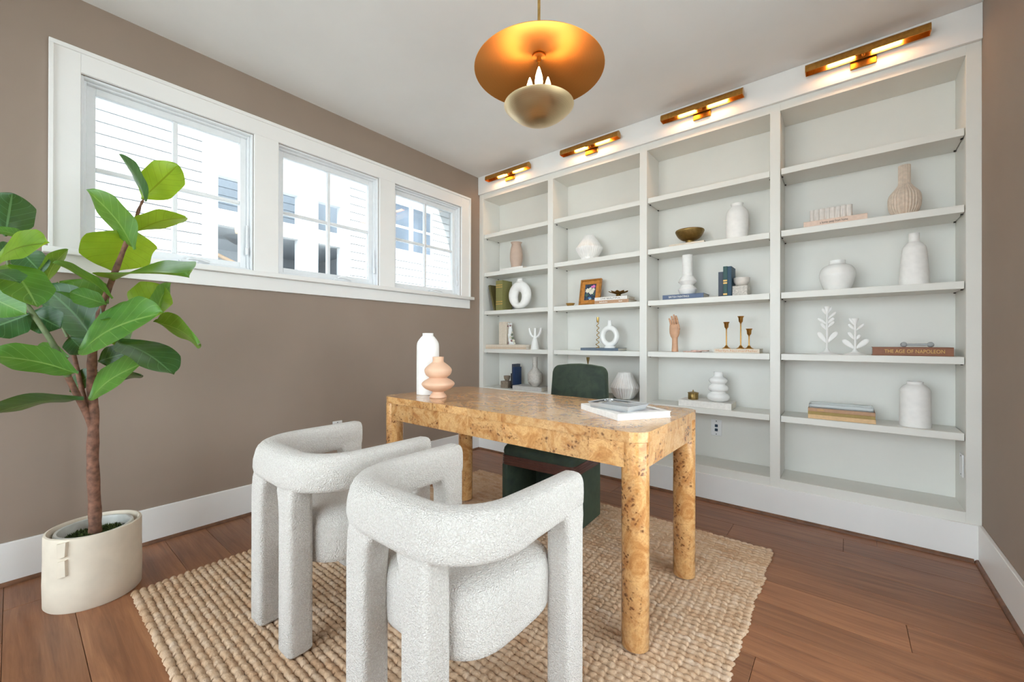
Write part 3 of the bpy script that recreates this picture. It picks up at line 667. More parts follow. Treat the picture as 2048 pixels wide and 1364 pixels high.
# ------------------------------------------------------------------ shelf and desk things
def prof_px(cx, y, pts, z0, top_open=True, wall=0.12):
    """silhouette half-widths and rows in pixels (bottom to top) -> lathe profile in metres, standing on z0"""
    x = X(cx, y); k = mpp(x, y); P = []
    for hwp, py in pts: P.append([hwp*k, zof(py, x, y) - z0])
    if P[0][1] > 0.004: P.insert(0, [P[0][0]*0.99, 0.0])
    else: P[0][1] = 0.0
    for i in range(1, len(P)): P[i][1] = max(P[i][1], P[i-1][1]+0.0005)
    Q = [Vector((a, b, 0)) for a, b in P]; S = smooth_path(Q, 5); S = [(max(v.x, 0.001), v.y) for v in S]
    for i in range(1, len(S)):
        if S[i][1] < S[i-1][1]: S[i] = (S[i][0], S[i-1][1]+1e-5)
    S = [(S[0][0]*0.96, 0.0)] + [(a, max(b, 0.0015) if j == 0 else b) for j, (a, b) in enumerate(S)]
    if top_open:
        r, z = S[-1]; S += [(r*0.86, z+0.0006), (r*0.80, z-0.004), (r*0.76, z-0.03), (r*0.2, z-0.034)]
    return x, S
def vase(name, label, cat, cx, y, z0, pts, mat, n=40, mod=None, group=None, bands=None):
    x, S = prof_px(cx, y, pts, z0); o = lathe(name, S, mat, None, (x, y, z0), n, mod); return tag(o, label, cat, group)
def ribs(nr, amp, z_lo=-9, z_hi=9):
    return lambda th, z, k: 1 + (amp*math.cos(nr*th) if z_lo < z < z_hi else 0)
def Z(ox, oy, s): return lambda x, y: (ox + x/s, oy + y/s)
def pr(zm, c, pts): return zm(c, 0)[0], [((b-a)/2/ (zm(1, 0)[0]-zm(0, 0)[0])**-1, zm(0, yy)[1]) for a, b, yy in pts]
Z1 = Z(950, 440, 3.788); Z2 = Z(1100, 440, 3.589); Z3 = Z(1290, 380, 4.0115); Z4 = Z(1290, 690, 5.052); Z5 = Z(1550, 300, 4.5475); Z6 = Z(1550, 580, 4.2625); ZD = Z(740, 640, 3.0118)
S1, S2, S3, S4, S5 = [v + 0.0005 for v in SZ]
TH = {}
def book(name, label, pL, pR, yf, z0, t, d, cover, txt=None, ink='ink_light', tw=0.6, toff=0.0, rz=0.0, pages='paper', group=None, tsize=0.6, bars=(), bink='ink_light'):
    """book lying flat, spine towards the room, spine end pixels pL..pR"""
    xa, xb = X(pL, yf), X(pR, yf); L = xb-xa; o = thing(name, label, 'book', ((xa+xb)/2, yf, z0), rz, group); h = L/2; c = min(0.0025, t*0.12)
    bx('cover', (-h, h, 0, d, 0, c), cover, o, 0.0005); bx('cover', (-h, h, 0, d, t-c, t), cover, o, 0.0005); bx('spine', (-h, h, 0, 0.003, c, t-c), cover, o, 0.0005)
    bx('page_block', (-h+0.003, h-0.003, 0.003, d-0.004, c, t-c), pages, o, 0)
    for b0, bl_ in bars:      # print too small to read
        n_ = max(3, int(bl_*L/2/0.006)); cell = bl_*h/n_
        for q_ in range(n_): bx('lettering', (b0*h+q_*cell, b0*h+q_*cell+cell*0.62, -0.0006, 0.0002, t*0.36, t*(0.58 if q_ % 3 else 0.68)), bink, o, 0)
    if txt: text('lettering', txt, t*tsize, ink, o, (toff*h, -0.0006, t/2), (PI/2, 0, 0), width=tw*L)
    return o
def book_up(name, label, x, yf, z0, t, h, d, cover, rot=(0, 0, 0), lines=None, ink='ink_gold', group=None, cat='book'):
    """book standing, spine facing the room, x = left edge of the spine"""
    o = thing(name, label, cat, (x, yf, z0), 0, group); o.rotation_euler = rot; c = 0.003
    bx('cover', (0, c, 0, d, 0, h), cover, o, 0.0006); bx('cover', (t-c, t, 0, d, 0, h), cover, o, 0.0006); bx('spine', (c, t-c, 0, 0.003, 0, h), cover, o, 0.0006)
    bx('page_block', (c, t-c, 0.003, d-0.004, 0.003, h-0.003), 'paper', o, 0)
    for z in (lines or []): bx('spine_band', (0.001, t-0.001, -0.0006, 0.0002, z*h, z*h+0.010), ink, o, 0)
    return o

# bay next to the window wall
z = S2
b = book('flat_book', 'thin white book lying under the tan vase', 999, 1045, 0.045, z, 0.026, 0.17, 'cover_white')
cx, pts = pr(Z1, 312, [(272, 352, 340), (264, 360, 300), (264, 360, 262), (268, 356, 225), (276, 348, 195), (277, 347, 182), (268, 356, 170)]); vase('tan_vase', 'tan tapered ceramic vase standing on a white book', 'vase', cx, 0.12, z+0.026, pts, 'ceramic_tan')
z = S3; x0 = X(Z1(157, 0)[0], 0.05); tb = (X(Z1(207, 0)[0], 0.05)-x0)/3
hb = zof(Z1(0, 460)[1], x0, 0.05) - z
OG = 'olive clothbound books leaning beside the ring vase'
for k in range(3): book_up('olive_book', ('upright olive book with gilt spine bands touching the leaning dark olive book', 'upright olive book with gilt spine bands between two other upright olive books', 'upright olive book with gilt spine bands closest to the white ring vase')[k], x0+k*tb+0.0003, 0.05, z, tb-0.0006, hb, 0.15, 'cover_olive', lines=(0.83, 0.76, 0.28, 0.2), group=OG)
lb = book_up('olive_book', 'dark olive book leaning at a slant against the bookcase side', x0-0.030, 0.05, z+0.0003, 0.020, hb*0.9, 0.15, 'cover_olive_dark', group=None); lb.rotation_euler = (0, -math.radians(15), 0)
def ring_vase(name, label, cx, y, z0, pc, hole, neck, mat, foot=None, rzz=0.0):
    """pc=(halfw_px, top_py, bottom_py) outer ring; hole=(cy_px, hw, hh); neck=(halfw, top_py)"""
    x = X(cx, y); k = mpp(x, y)*1.0; t = thing(name, label, 'vase', (x, y, z0), rzz)
    zt, zb = zof(pc[1], x, y)-z0, max(zof(pc[2], x, y)-z0, 0.0)
    a, bz = pc[0]*k, (zt-zb)/2; zc = (zt+zb)/2; hcz = zof(hole[0], x, y)-z0; ha, hb_ = hole[1]*k, hole[2]*dep(x, y)/F
    N, M = 56, 16; bm = bmesh.new(); R = []
    for i in range(N):
        th = 2*PI*i/N; po = Vector((a*math.cos(th), zc + bz*math.sin(th))); pi = Vector((ha*math.cos(th), hcz + hb_*math.sin(th))); mid = (po+pi)/2; hw_ = (po-pi)/2; dp = ring_vase.depth
        R.append([bm.verts.new((mid.x + hw_.x*math.cos(2*PI*j/M), dp*math.sin(2*PI*j/M), mid.y + hw_.y*math.cos(2*PI*j/M))) for j in range(M)])
    for i in range(N):
        A, B = R[i], R[(i+1) % N]
        for j in range(M): bm.faces.new((A[j], A[(j+1) % M], B[(j+1) % M], B[j]))
    fin('ring_body', bm, mat, t, None, True, 0)
    nr_, nt = neck[0]*k, zof(neck[1], x, y)-z0
    lathe('neck', [(nr_*1.5, zt-0.012), (nr_, zt+0.004), (nr_*0.95, nt-0.004), (nr_*1.08, nt), (nr_*0.75, nt), (nr_*0.7, nt-0.02)], mat, t, n=24)
    if foot: lathe('foot', [(foot[0]*k, 0), (foot[0]*k, 0.008), (foot[0]*k*0.8, zb+0.012)], mat, t, n=28)
    return t
ring_vase.depth = 0.045
ring_vase('ring_vase', 'squat matte white ring vase beside the olive books', Z1(340, 0)[0], 0.10, z, (26.6, Z1(0, 462)[1], Z1(0, 672)[1]), (Z1(0, 585)[1], 6.8, 11), (5.5, Z1(0, 445)[1]), 'ceramic_white')
z = S4
BG = 'sand coloured books stacked flat under the porcelain figurine'
book('sand_book', 'lower sand coloured book under the porcelain figurine', 971, 1052, 0.035, z, 0.022, 0.16, 'cover_sand', group=BG); book('sand_book', 'upper sand coloured book carrying the porcelain figurine', 972, 1051, 0.04, z+0.022, 0.021, 0.155, 'cover_cream', group=BG)
zz = z+0.043; xa = X(Z1(182, 0)[0], 0.10) - 0.008
cb = thing('cream_box', 'cream fluted upright block beside the porcelain figurine', 'bookend', (xa, 0.10, zz)); hgt = zof(Z1(0, 772)[1], xa, 0.10)-zz; wid = X(Z1(238, 0)[0], 0.10)-xa
bx('block', (0.004, wid, 0, 0.09, 0, hgt), 'cover_cream', cb, 0.004)
for k in range(5): tube('flute', [(0.006+wid*0.5+k*wid*0.1, 0.0, 0.004), (0.006+wid*0.5+k*wid*0.1, 0.0, hgt-0.004)], 0.0045, 'cover_cream', cb, 8)
xf = X(Z1(276, 0)[0], 0.12) + 0.012; fg = thing('porcelain_figurine', 'white porcelain figurine with mauve and green flowers', 'figurine', (xf, 0.12, zz)); k_ = dep(xf, 0.12)/F/3.788
def fp(ix, iy): return ((ix-276)*k_, 0.0, (935-iy)*k_)
lathe('base', [(0.038, 0), (0.04, 0.006), (0.03, 0.014)], 'ceramic_gloss', fg, n=28)
bm = bmesh.new(); tube_bm(bm, smooth_path([fp(272, 930), fp(262, 890), fp(255, 850), fp(256, 810), fp(250, 785)]), [0.030]*6+[0.026]*6+[0.020]*6+[0.015]*6+[0.012], 14); fin('figure', bm, 'ceramic_gloss', fg, None, True, 0)
def blob(nm, c, r, mat, par, sq=(1, 1, 1), seg=10):
    bm = bmesh.new(); bmesh.ops.create_uvsphere(bm, u_segments=seg, v_segments=max(6, seg-2), radius=1.0)
    for v in bm.verts: v.co = Vector((c[0] + v.co.x*r*sq[0], c[1] + v.co.y*r*sq[1], c[2] + v.co.z*r*sq[2]))
    return fin(nm, bm, mat, par, None, True, 0)
blob('head', fp(262, 778), 0.014, 'ceramic_gloss', fg); blob('bloom', fp(238, 776), 0.010, 'ceramic_gloss', fg)
for ix, iy, r, mt in ((246, 795, 0.008, 'mauve'), (270, 792, 0.009, 'mauve'), (285, 860, 0.012, 'sage'), (296, 885, 0.013, 'sage'), (275, 880, 0.013, 'petal_cream'), (262, 915, 0.013, 'mauve'), (282, 905, 0.012, 'mauve'), (300, 905, 0.014, 'petal_cream'), (308, 925, 0.011, 'petal_cream'), (290, 842, 0.008, 'petal_cream'), (250, 925, 0.010, 'mauve')):
    p_ = fp(ix, iy); blob('flower', (p_[0], -0.022+random.uniform(-0.006, 0.006), max(p_[2], r)), r, mt, fg, seg=8)
xc = X(Z1(455, 0)[0], 0.11); k_ = dep(xc, 0.11)/F/3.788
ca = thing('white_candelabra', 'white three-armed candelabra on a cone foot', 'candle holder', (xc, 0.11, z))
def cp(ix, iy): return ((ix-455)*k_, 0, (978-iy)*k_ + 0.002)
lathe('foot', [(0.043, 0), (0.0425, 0.004), (0.031, cp(0, 925)[2]), (0.019, cp(0, 890)[2]), (0.015, cp(0, 880)[2])], 'plaster_white', ca, n=32)
tube('arm', smooth_path([cp(402, 818), cp(405, 840), cp(418, 868), cp(440, 885), cp(455, 889), cp(470, 885), cp(492, 868), cp(506, 840), cp(510, 818)]), 0.0115, 'plaster_white', ca, 12)
tube('arm', [cp(455, 890), cp(455, 818)], 0.0115, 'plaster_white', ca, 12)
z = S5
book('grey_book', 'pale grey book lying under the grey textured bottle', 1025, 1083, 0.03, z, 0.038, 0.17, 'cover_grey')
xa = X(Z1(213, 0)[0], 0.11); xb = X(Z1(268, 0)[0], 0.11)
tag(bx('stone_block', (0, xb-xa, -0.04, 0.04, 0, 0.066), 'stone_brown', None, 0.003, (xa, 0.11, z)), 'brown stone cube bookend beside the navy books', 'bookend')
tag(lathe('stone_bowl', [(0.014, 0), (0.024, 0.012), (0.031, 0.030), (0.033, 0.052), (0.029, 0.052), (0.022, 0.03), (0.004, 0.02)], 'stone_brown', None, ((xa+xb)/2+0.004, 0.11, z+0.066), 28), 'small brown stone bowl on the brown stone cube', 'bowl')
xs_ = X(Z1(271, 0)[0], 0.10)
book_up('black_book', 'thin black book between stone cube and navy books', xs_, 0.10, z, 0.018, 0.145, 0.12, 'cover_black')
# navy pair stands on the grey book
for k, (dx, h_, mt, lab) in enumerate(((0.022, 0.200, 'cover_slate', 'tall slate book standing behind the navy book'), (0.048, 0.172, 'cover_navy', 'glossy navy book standing on the pale grey book'))):
    book_up('slate_book' if k == 0 else 'navy_book', lab, X(1025, 0.1)+0.004+k*0.024, 0.085-0.012*k, z+0.038, 0.023, h_, 0.105, mt)
cx, pts = pr(Z1, 455, [(430, 482, 1256), (412, 500, 1238), (401, 511, 1222), (400, 512, 1190), (402, 510, 1160), (420, 492, 1138), (436, 476, 1118), (437, 475, 1090), (437, 475, 1050), (436, 477, 1036)])
vase('grey_bottle', 'grey textured bottle vase with a white combed shoulder', 'vase', cx, 0.10, z+0.038, pts, 'ceramic_grey', 60, ribs(30, 0.018, 0.05, 0.12))
# second bay
z = S2; cx, pts = pr(Z2, 281, [(222, 340, 272), (205, 358, 245), (186, 377, 207), (196, 366, 188), (216, 347, 158), (240, 325, 122), (246, 318, 112)])
def facet(nr, amp): return lambda th, z_, k: 1 + amp*abs(math.sin(nr*th/2))
vase('ribbed_urn', 'bulging white pleated vase alone on the upper shelf', 'vase', cx, 0.11, z, pts, 'ceramic_white', 132, ribs(33, 0.022))
z = S3
xb_ = X(Z2(146, 0)[0], 0.07); tag(lathe('brass_dish', [(0.022, 0), (0.030, 0.008), (0.040, 0.026), (0.038, 0.026), (0.028, 0.010), (0.003, 0.006)], 'brass_pale', None, (xb_, 0.07, z), 32), 'small brass dish beside the framed flower painting', 'bowl')
pf = thing('framed_painting', 'small gilt framed flower painting leaning on the shelf', 'painting', (X(Z2(282, 0)[0], 0.12), 0.115, z), math.radians(2)); pf.rotation_euler = (-math.radians(12), 0, math.radians(2))
fw_, fh = 0.196, 0.232
for d in ((-fw_/2, -fw_/2+0.016, 0, fh), (fw_/2-0.016, fw_/2, 0, fh), (-fw_/2+0.016, fw_/2-0.016, 0, 0.016), (-fw_/2+0.016, fw_/2-0.016, fh-0.016, fh)): bx('frame_side', (d[0], d[1], -0.012, 0.012, d[2]+0.004, d[3]+0.004), 'gilt_frame', pf, 0.003)
for d in ((-fw_/2+0.016, -0.052, 0.016, fh-0.016), (0.052, fw_/2-0.016, 0.016, fh-0.016), (-0.052, 0.052, 0.016, 0.045), (-0.052, 0.052, fh-0.045, fh-0.016)): bx('liner', (d[0], d[1], -0.006, 0.006, d[2]+0.004, d[3]+0.004), 'gilt_liner', pf, 0.001)
bx('canvas', (-0.052, 0.052, -0.003, 0.004, 0.049, fh-0.041), 'canvas_dark', pf, 0)
def disc(nm, x, zc, r, mat, par, yy, petals=7, sq=1.0):
    pts_ = [(x + r*(0.82+0.18*math.cos(petals*a))*math.cos(a), zc + sq*r*(0.82+0.18*math.cos(petals*a))*math.sin(a)) for a in [2*PI*i/28 for i in range(28)]]
    return prism(nm, pts_, 1, yy, -0.0029, mat, par)
disc('painted_vase', 0.0, 0.068, 0.016, 'vase_paint', pf, -0.0034, 2, 0.7); disc('painted_cloth', 0.004, 0.058, 0.015, 'petal_cream', pf, -0.0033, 3, 0.4)
for x_, z_, r_, mt in ((-0.03, 0.095, 0.016, 'leaf_paint'), (0.034, 0.10, 0.012, 'leaf_paint'), (-0.024, 0.135, 0.024, 'petal_cream'), (0.012, 0.120, 0.025, 'petal_cream'), (0.028, 0.14, 0.017, 'petal_cream'), (0.0, 0.15, 0.014, 'petal_cream'), (0.030, 0.168, 0.016, 'petal_pink'), (0.012, 0.166, 0.010, 'petal_pink')):
    disc('painted_flower' if 'petal' in mt else 'painted_leaf', x_, z_, r_, mt, pf, -0.0034 - 0.0002*len(pf.children))
WG = 'books stacked under the gold leaf bowl'
book('brown_book', 'lower brown book under the gold leaf bowl', 1189, 1257, 0.025, z, 0.027, 0.16, 'cover_brown', group=WG, bars=((-0.7, 0.5), (0.45, 0.2)))
book('white_book', 'upper white book under the gold leaf bowl', 1189, 1254, 0.03, z+0.027, 0.027, 0.155, 'cover_white', 'LIVE BEAUTIFUL', 'cover_grey' and 'ink_dark', tw=0.6, group=WG)
xl = X(Z2(491, 0)[0], 0.09); lf = thing('gold_leaf_bowl', 'gold footed bowl with pointed leaf petals on stacked books', 'bowl', (xl, 0.09, z+0.054))
lathe('foot', [(0.026, 0), (0.024, 0.006), (0.016, 0.018), (0.03, 0.026)], 'brass_dark', lf, n=24)
def petal(L, wd, up):
    bm = bmesh.new(); rows_ = []
    for i in range(6):
        t_ = i/5; w_ = wd*math.sin(PI*(0.12+0.88*t_)**0.8)*(1 if i < 5 else 0.0) + 0.0006; zz_ = 0.022 + up*t_**1.8
        rows_.append([bm.verts.new((L*t_, w_*s_, zz_ + 0.006*abs(s_))) for s_ in (-1, -0.5, 0, 0.5, 1)])
    for a, b in zip(rows_, rows_[1:]):
        for j in range(4): bm.faces.new((a[j], a[j+1], b[j+1], b[j]))
    g = bmesh.ops.solidify(bm, geom=bm.faces[:], thickness=0.0012); return bm
pm = None
for k in range(9):
    if pm is None: o = fin('petal', petal(0.078, 0.030, 0.020), 'brass_aged', lf, None, True, 40); pm = o.data
    else: o = link('petal', pm, None, lf)
    o.rotation_euler = (0, 0, 2*PI*k/9 + 0.1)
z = S4
book('blue_book', 'slate blue book lying under the ring vase and gold coil', 1161, 1236, 0.03, z, 0.022, 0.165, 'cover_bluegrey')
xg = X(Z2(343, 0)[0], 0.09); gs = thing('gold_coil_sculpture', 'slim gold coil sculpture standing on the blue book', 'sculpture', (xg, 0.09, z+0.022)); k_ = dep(xg, 0.09)/F/3.589
lathe('base', [(0.016, 0), (0.016, 0.004), (0.005, 0.008)], 'brass_pale', gs, n=24)
hh_ = (910-690)*k_; coil = []
for i in range(90):
    t_ = i/89; r_ = 0.016*(1-0.45*t_)*(0.55+0.45*abs(math.sin(t_*PI*4.5))); coil.append((r_*math.cos(t_*PI*11), r_*0.8*math.sin(t_*PI*11), 0.006 + t_*(hh_-0.04)))
tube('coil', coil, 0.0032, 'brass_pale', gs, 8); lathe('candle_cup', [(0.006, hh_-0.045), (0.010, hh_-0.035), (0.0105, hh_)], 'brass_pale', gs, n=18)
ring_vase.depth = 0.026
ring_vase('ring_vase', 'glossy white ring vase with a straight neck on the blue book', Z2(428, 0)[0], 0.10, z+0.022, (20.4, Z2(0, 752)[1], Z2(0, 912)[1]), (Z2(0, 833)[1], 10.6, 11.0), (4.2, Z2(0, 718)[1]), 'ceramic_gloss', (11.2,))
z = S5; cx, pts = pr(Z2, 537, [(486, 590, 1290), (462, 614, 1262), (440, 636, 1212), (435, 640, 1194), (452, 622, 1160), (474, 600, 1122), (484, 586, 1092)])
vase('pleated_vase', 'white pleated diamond shaped vase beside the green chair', 'vase', cx, 0.10, z, pts, 'ceramic_white', 132, ribs(33, 0.024))
book('sage_book', 'small sage book beside the pleated vase, half hidden by the green chair', 1200, 1226, 0.06, z, 0.022, 0.14, 'cover_sage')
xg = X(1176, 0.12); ht = zof(714, xg, 0.12)-z
bs = thing('brass_bud_holder', 'brass bud holder peeking above the green chair back', 'candle holder', (xg, 0.12, z)); lathe('base', [(0.035, 0), (0.034, 0.005), (0.008, 0.014)], 'brass_dark', bs, n=28)
lathe('stem', [(0.004, 0.012), (0.004, ht-0.06), (0.007, ht-0.045)], 'brass_dark', bs, n=14); lathe('cup', [(0.004, ht-0.056), (0.010, ht-0.030), (0.0145, ht), (0.012, ht), (0.008, ht-0.03), (0.001, ht-0.035)], 'brass_dark', bs, n=20)
# third bay
z = S2; book('travertine_slab', 'thin cream book lying under the bronze bowl', 1338, 1408, 0.05, z, 0.020, 0.17, 'cover_cream')
cx, pts = pr(Z3, 358, [(318, 388, 405), (290, 420, 395), (262, 452, 372), (242, 476, 335), (244, 474, 322)])
x_, S_ = prof_px(cx, 0.12, pts, z+0.020, False); r_, zt_ = S_[-1]; S_ += [(r_*0.95, zt_), (r_*0.8, zt_-0.02), (r_*0.5, zt_-0.045), (0.003, zt_-0.05)]
tag(lathe('bronze_bowl', S_, 'brass_dark', None, (x_, 0.12, z+0.020), 44), 'aged bronze footed bowl on a thin cream book', 'bowl')
cx, pts = pr(Z3, 737, [(648, 826, 384), (646, 828, 300), (645, 829, 220), (650, 824, 180), (668, 806, 150), (688, 786, 132), (690, 784, 122), (684, 790, 108)])
vase('white_bottle', 'white shouldered bottle vase on the shelf beside the bronze bowl', 'vase', cx, 0.11, z, pts, 'ceramic_white')
z = S3
book('art_book', 'slate blue British Paintings book under the ringed white vase', 1325, 1407, 0.03, z, 0.034, 0.16, 'cover_blue', 'BRITISH PAINTINGS', 'ink_light', tw=0.5, toff=-0.18)
cx, pts = pr(Z3, 340, [(282, 398, 836), (264, 414, 802), (264, 414, 792), (290, 388, 764), (290, 390, 758), (262, 412, 735), (264, 410, 728), (290, 392, 694), (299, 383, 682), (299, 384, 600), (299, 384, 520)])
vase('collared_vase', 'white vase with two angular collars and a tall neck', 'vase', cx, 0.10, z+0.034, pts, 'ceramic_white')
xs0 = X(Z3(588, 0)[0], 0.05); k_ = dep(xs0, 0.05)/F/4.0115*1.12
book_up('dark_book', 'dark slate book standing left of the teal books', xs0, 0.05, z, 0.030, (845-648)*k_*0.9, 0.12, 'cover_slate')
book_up('green_book', 'tall green book with gilt title standing between slate and teal books', xs0+0.0305, 0.045, z, 0.026, (842-605)*k_*0.9, 0.13, 'cover_green', lines=(0.42, 0.5, 0.05), ink='ink_gold')
book_up('teal_book', 'teal book standing against the speckled stone cube', xs0+0.057, 0.045, z, 0.024, (842-608)*k_*0.9, 0.13, 'cover_teal')
xa, xb = xs0+0.083, X(Z3(822, 0)[0], 0.06); tag(bx('stone_cube', (0, xb-xa, -0.03, 0.07, 0, 0.068), 'stone_speckle', None, 0.003, (xa, 0.09, z)), 'speckled pale stone cube bookend beside the teal book', 'bookend')
tag(lathe('marble_bowl', [(0.018, 0), (0.034, 0.010), (0.047, 0.030), (0.050, 0.056), (0.045, 0.056), (0.036, 0.026), (0.004, 0.014)], 'marble', None, ((xa+xb)/2+0.002, 0.11, z+0.068), 36), 'small veined marble bowl on the speckled stone cube', 'bowl')
z = S4
# wooden hand
xh = X(Z3(240, 0)[0], 0.10); k_ = dep(xh, 0.10)/F/4.0115
wh = thing('wooden_hand', 'jointed wooden artist hand standing upright on the shelf', 'sculpture', (xh, 0.10, z), math.radians(-12))
def hp(ix, iy, yy=0): return ((ix-240)*k_, yy, (1296-iy)*k_)
lathe('wrist', [(0.0235, 0), (0.0232, 0.004), (0.0205, hp(0, 1240)[2]), (0.0195, hp(0, 1195)[2]), (0.021, hp(0, 1190)[2]), (0.019, hp(0, 1183)[2])], 'hand_wood', wh, n=28)
bm = bmesh.new(); rr = []
for iy, hwid, th_ in ((1186, 24, 0.016), (1170, 34, 0.018), (1145, 42, 0.020), (1115, 44, 0.019), (1090, 43, 0.016), (1078, 41, 0.013)):
    rr.append([bm.verts.new((hwid*k_*math.cos(2*PI*i/20) + (-3)*k_, th_*math.sin(2*PI*i/20), hp(0, iy)[2])) for i in range(20)])
for a, b in zip(rr, rr[1:]):
    for i in range(20): bm.faces.new((a[i], a[(i+1) % 20], b[(i+1) % 20], b[i]))
bm.faces.new(rr[0]); bm.faces.new(rr[-1]); fin('palm', bm, 'hand_wood', wh, None, True, 60)
for ix, top in ((206, 1030), (226, 1012), (246, 1000), (265, 1010)):
    f_ = tube('finger', [hp(ix, 1080, 0), hp(ix-1, 1066, -0.003)], 0.0082, 'hand_wood', wh, 10); L_ = 1066-top
    tube('phalanx', [hp(ix-1, 1063, -0.003), hp(ix-1, 1063-L_*0.45, -0.012)], 0.0080, 'hand_wood', f_, 10); tube('phalanx', [hp(ix-1, 1060-L_*0.45, -0.013), hp(ix-1, top, -0.026)], [0.0078, 0.0055], 'hand_wood', f_, 10)
    blob('knuckle', hp(ix-1, 1064, -0.003), 0.0078, 'hand_joint', f_, seg=8); blob('knuckle', hp(ix-1, 1061-L_*0.45, -0.0125), 0.0075, 'hand_joint', f_, seg=8)
th_ = tube('thumb', [hp(272, 1140, -0.008), hp(284, 1115, -0.014)], [0.009, 0.0075], 'hand_wood', wh, 10); tube('phalanx', [hp(285, 1112, -0.015), hp(284, 1078, -0.024)], [0.0068, 0.0045], 'hand_wood', th_, 10); blob('knuckle', hp(285, 1113, -0.0145), 0.0066, 'hand_joint', th_, seg=8)
xa = X(Z3(400, 0)[0], 0.09); t = thing('agate_coasters', 'flat pink agate slices stacked beside the wooden hand', 'coaster', (xa, 0.09, z))
for k, (dx, r_) in enumerate(((-0.02, 0.062), (0.028, 0.06))):
    pl_ = [(dx + r_*(1+0.1*math.sin(3*a+k))*math.cos(a), 0.8*r_*(1+0.08*math.cos(5*a))*math.sin(a)) for a in [2*PI*i/30 for i in range(30)]]; prism('slice', pl_, 2, 0.007*k, 0.007*k+0.0068, 'agate', t)
book('peach_book', 'cream book with orange title under the three brass candlesticks', 1428, 1519, 0.03, z, 0.027, 0.15, 'cover_cream', 'Marilyn.NormanMailer', 'ink_orange', tw=0.92, tsize=0.75)
for ix, it, lab in ((653, 1055, 'middle sized brass candlestick of three on the cream book'), (768, 1008, 'tallest brass candlestick of three on the cream book'), (835, 1108, 'shortest brass candlestick of three on the cream book')):
    cx_, top_ = Z3(ix, it); yy = 0.09; x_ = X(cx_, yy); zb_ = z+0.027; ht = zof(top_, x_, yy)-zb_; cs = thing('brass_candlestick', lab, 'candle holder', (x_, yy, zb_), group='brass candlesticks')
    lathe('base', [(0.027, 0), (0.0265, 0.003), (0.014, 0.010), (0.007, 0.022)], 'brass', cs, n=28); lathe('stem', [(0.006, 0.016), (0.004, 0.03), (0.0038, ht-0.055), (0.006, ht-0.045)], 'brass', cs, n=16)
    lathe('cup', [(0.004, ht-0.048), (0.0125, ht-0.036), (0.0145, ht-0.012), (0.0205, ht), (0.0185, ht), (0.009, ht-0.012), (0.002, ht-0.014)], 'brass', cs, n=24)
z = S5; book('linen_book', 'thick pale linen book under the filigree box', 1357, 1463, 0.025, z, 0.044, 0.17, 'cover_white', None, pages='paper')
xb_ = X(Z4(487, 0)[0], 0.10); fb = thing('filigree_box', 'round dark brass filigree box with finial lid', 'box', (xb_, 0.10, z+0.044))
lathe('body', [(0.033, 0), (0.034, 0.003), (0.034, 0.042), (0.032, 0.044)], 'brass_dark', fb, n=72, mod=lambda th, z_, k: 1 + 0.02*math.sin(18*th)); lathe('lid', [(0.037, 0.0445), (0.037, 0.049), (0.02, 0.053), (0.006, 0.055)], 'brass_dark', fb, n=40); lathe('finial', [(0.006, 0.054), (0.005, 0.060), (0.001, 0.070)], 'brass_dark', fb, n=16)
cx, pts = pr(Z4, 740, [(676, 804, 584), (676, 804, 572), (640, 840, 548), (622, 858, 518), (636, 844, 490), (668, 812, 468), (640, 838, 450), (634, 844, 428), (646, 832, 405), (668, 812, 388), (648, 828, 370), (640, 834, 350), (656, 820, 330), (686, 790, 312), (692, 786, 290), (690, 788, 266)])
vase('stacked_vase', 'white glossy vase of three stacked rings', 'vase', cx, 0.10, z+0.044, pts, 'ceramic_gloss')
# bay beside the end wall
z = S2; book('travel_book', 'pink travel book lying under the fluted marble block', 1607, 1735, 0.03, z, 0.034, 0.15, 'cover_peach', 'a home away from home', 'ink_dark', tw=0.44, toff=-0.02)
xa, xb = X(Z5(315, 0)[0], 0.06), X(Z5(705, 0)[0], 0.06); mb = thing('fluted_marble_block', 'white fluted marble block resting on the pink book', 'ornament', (xa, 0.06, z+0.034)); L_ = xb-xa
bx('core', (0.003, L_-0.003, 0.006, 0.06, 0, 0.072), 'marble', mb, 0.001)
for k in range(8): lathe('flute', [(L_/16*0.98, 0), (L_/16*0.98, 0.073)], 'marble', mb, (L_/8*(k+0.5), 0.012, 0), 20)
cx, pts = pr(Z5, 1177, [(1060, 1290, 576), (1040, 1312, 545), (1026, 1328, 500), (1024, 1330, 440), (1034, 1318, 400), (1058, 1296, 372), (1085, 1268, 345), (1108, 1246, 318), (1114, 1228, 295), (1112, 1226, 240), (1112, 1226, 180), (1110, 1224, 134)])
vase('combed_bottle', 'beige combed bottle vase with a long neck', 'vase', cx, 0.12, z, pts, 'ceramic_sand', 120, ribs(30, 0.03))
z = S3; cx, pts = pr(Z5, 566, [(438, 690, 1262), (418, 714, 1215), (399, 735, 1150), (398, 737, 1120), (412, 724, 1082), (440, 692, 1052), (480, 650, 1036), (488, 638, 1024), (489, 640, 1000)])
vase('moon_jar', 'round white jar vase with a short rim', 'vase', cx, 0.11, z, pts, 'ceramic_gloss')
cx, pts = pr(Z5, 1265, [(1118, 1410, 1222), (1130, 1402, 1100), (1140, 1392, 980), (1150, 1384, 910), (1160, 1374, 876), (1190, 1344, 846), (1214, 1318, 826), (1214, 1317, 790), (1213, 1316, 752)])
vase('tall_bottle', 'tall white tapering bottle vase beside the round jar', 'vase', cx, 0.11, z, pts, 'ceramic_white')
z = S4
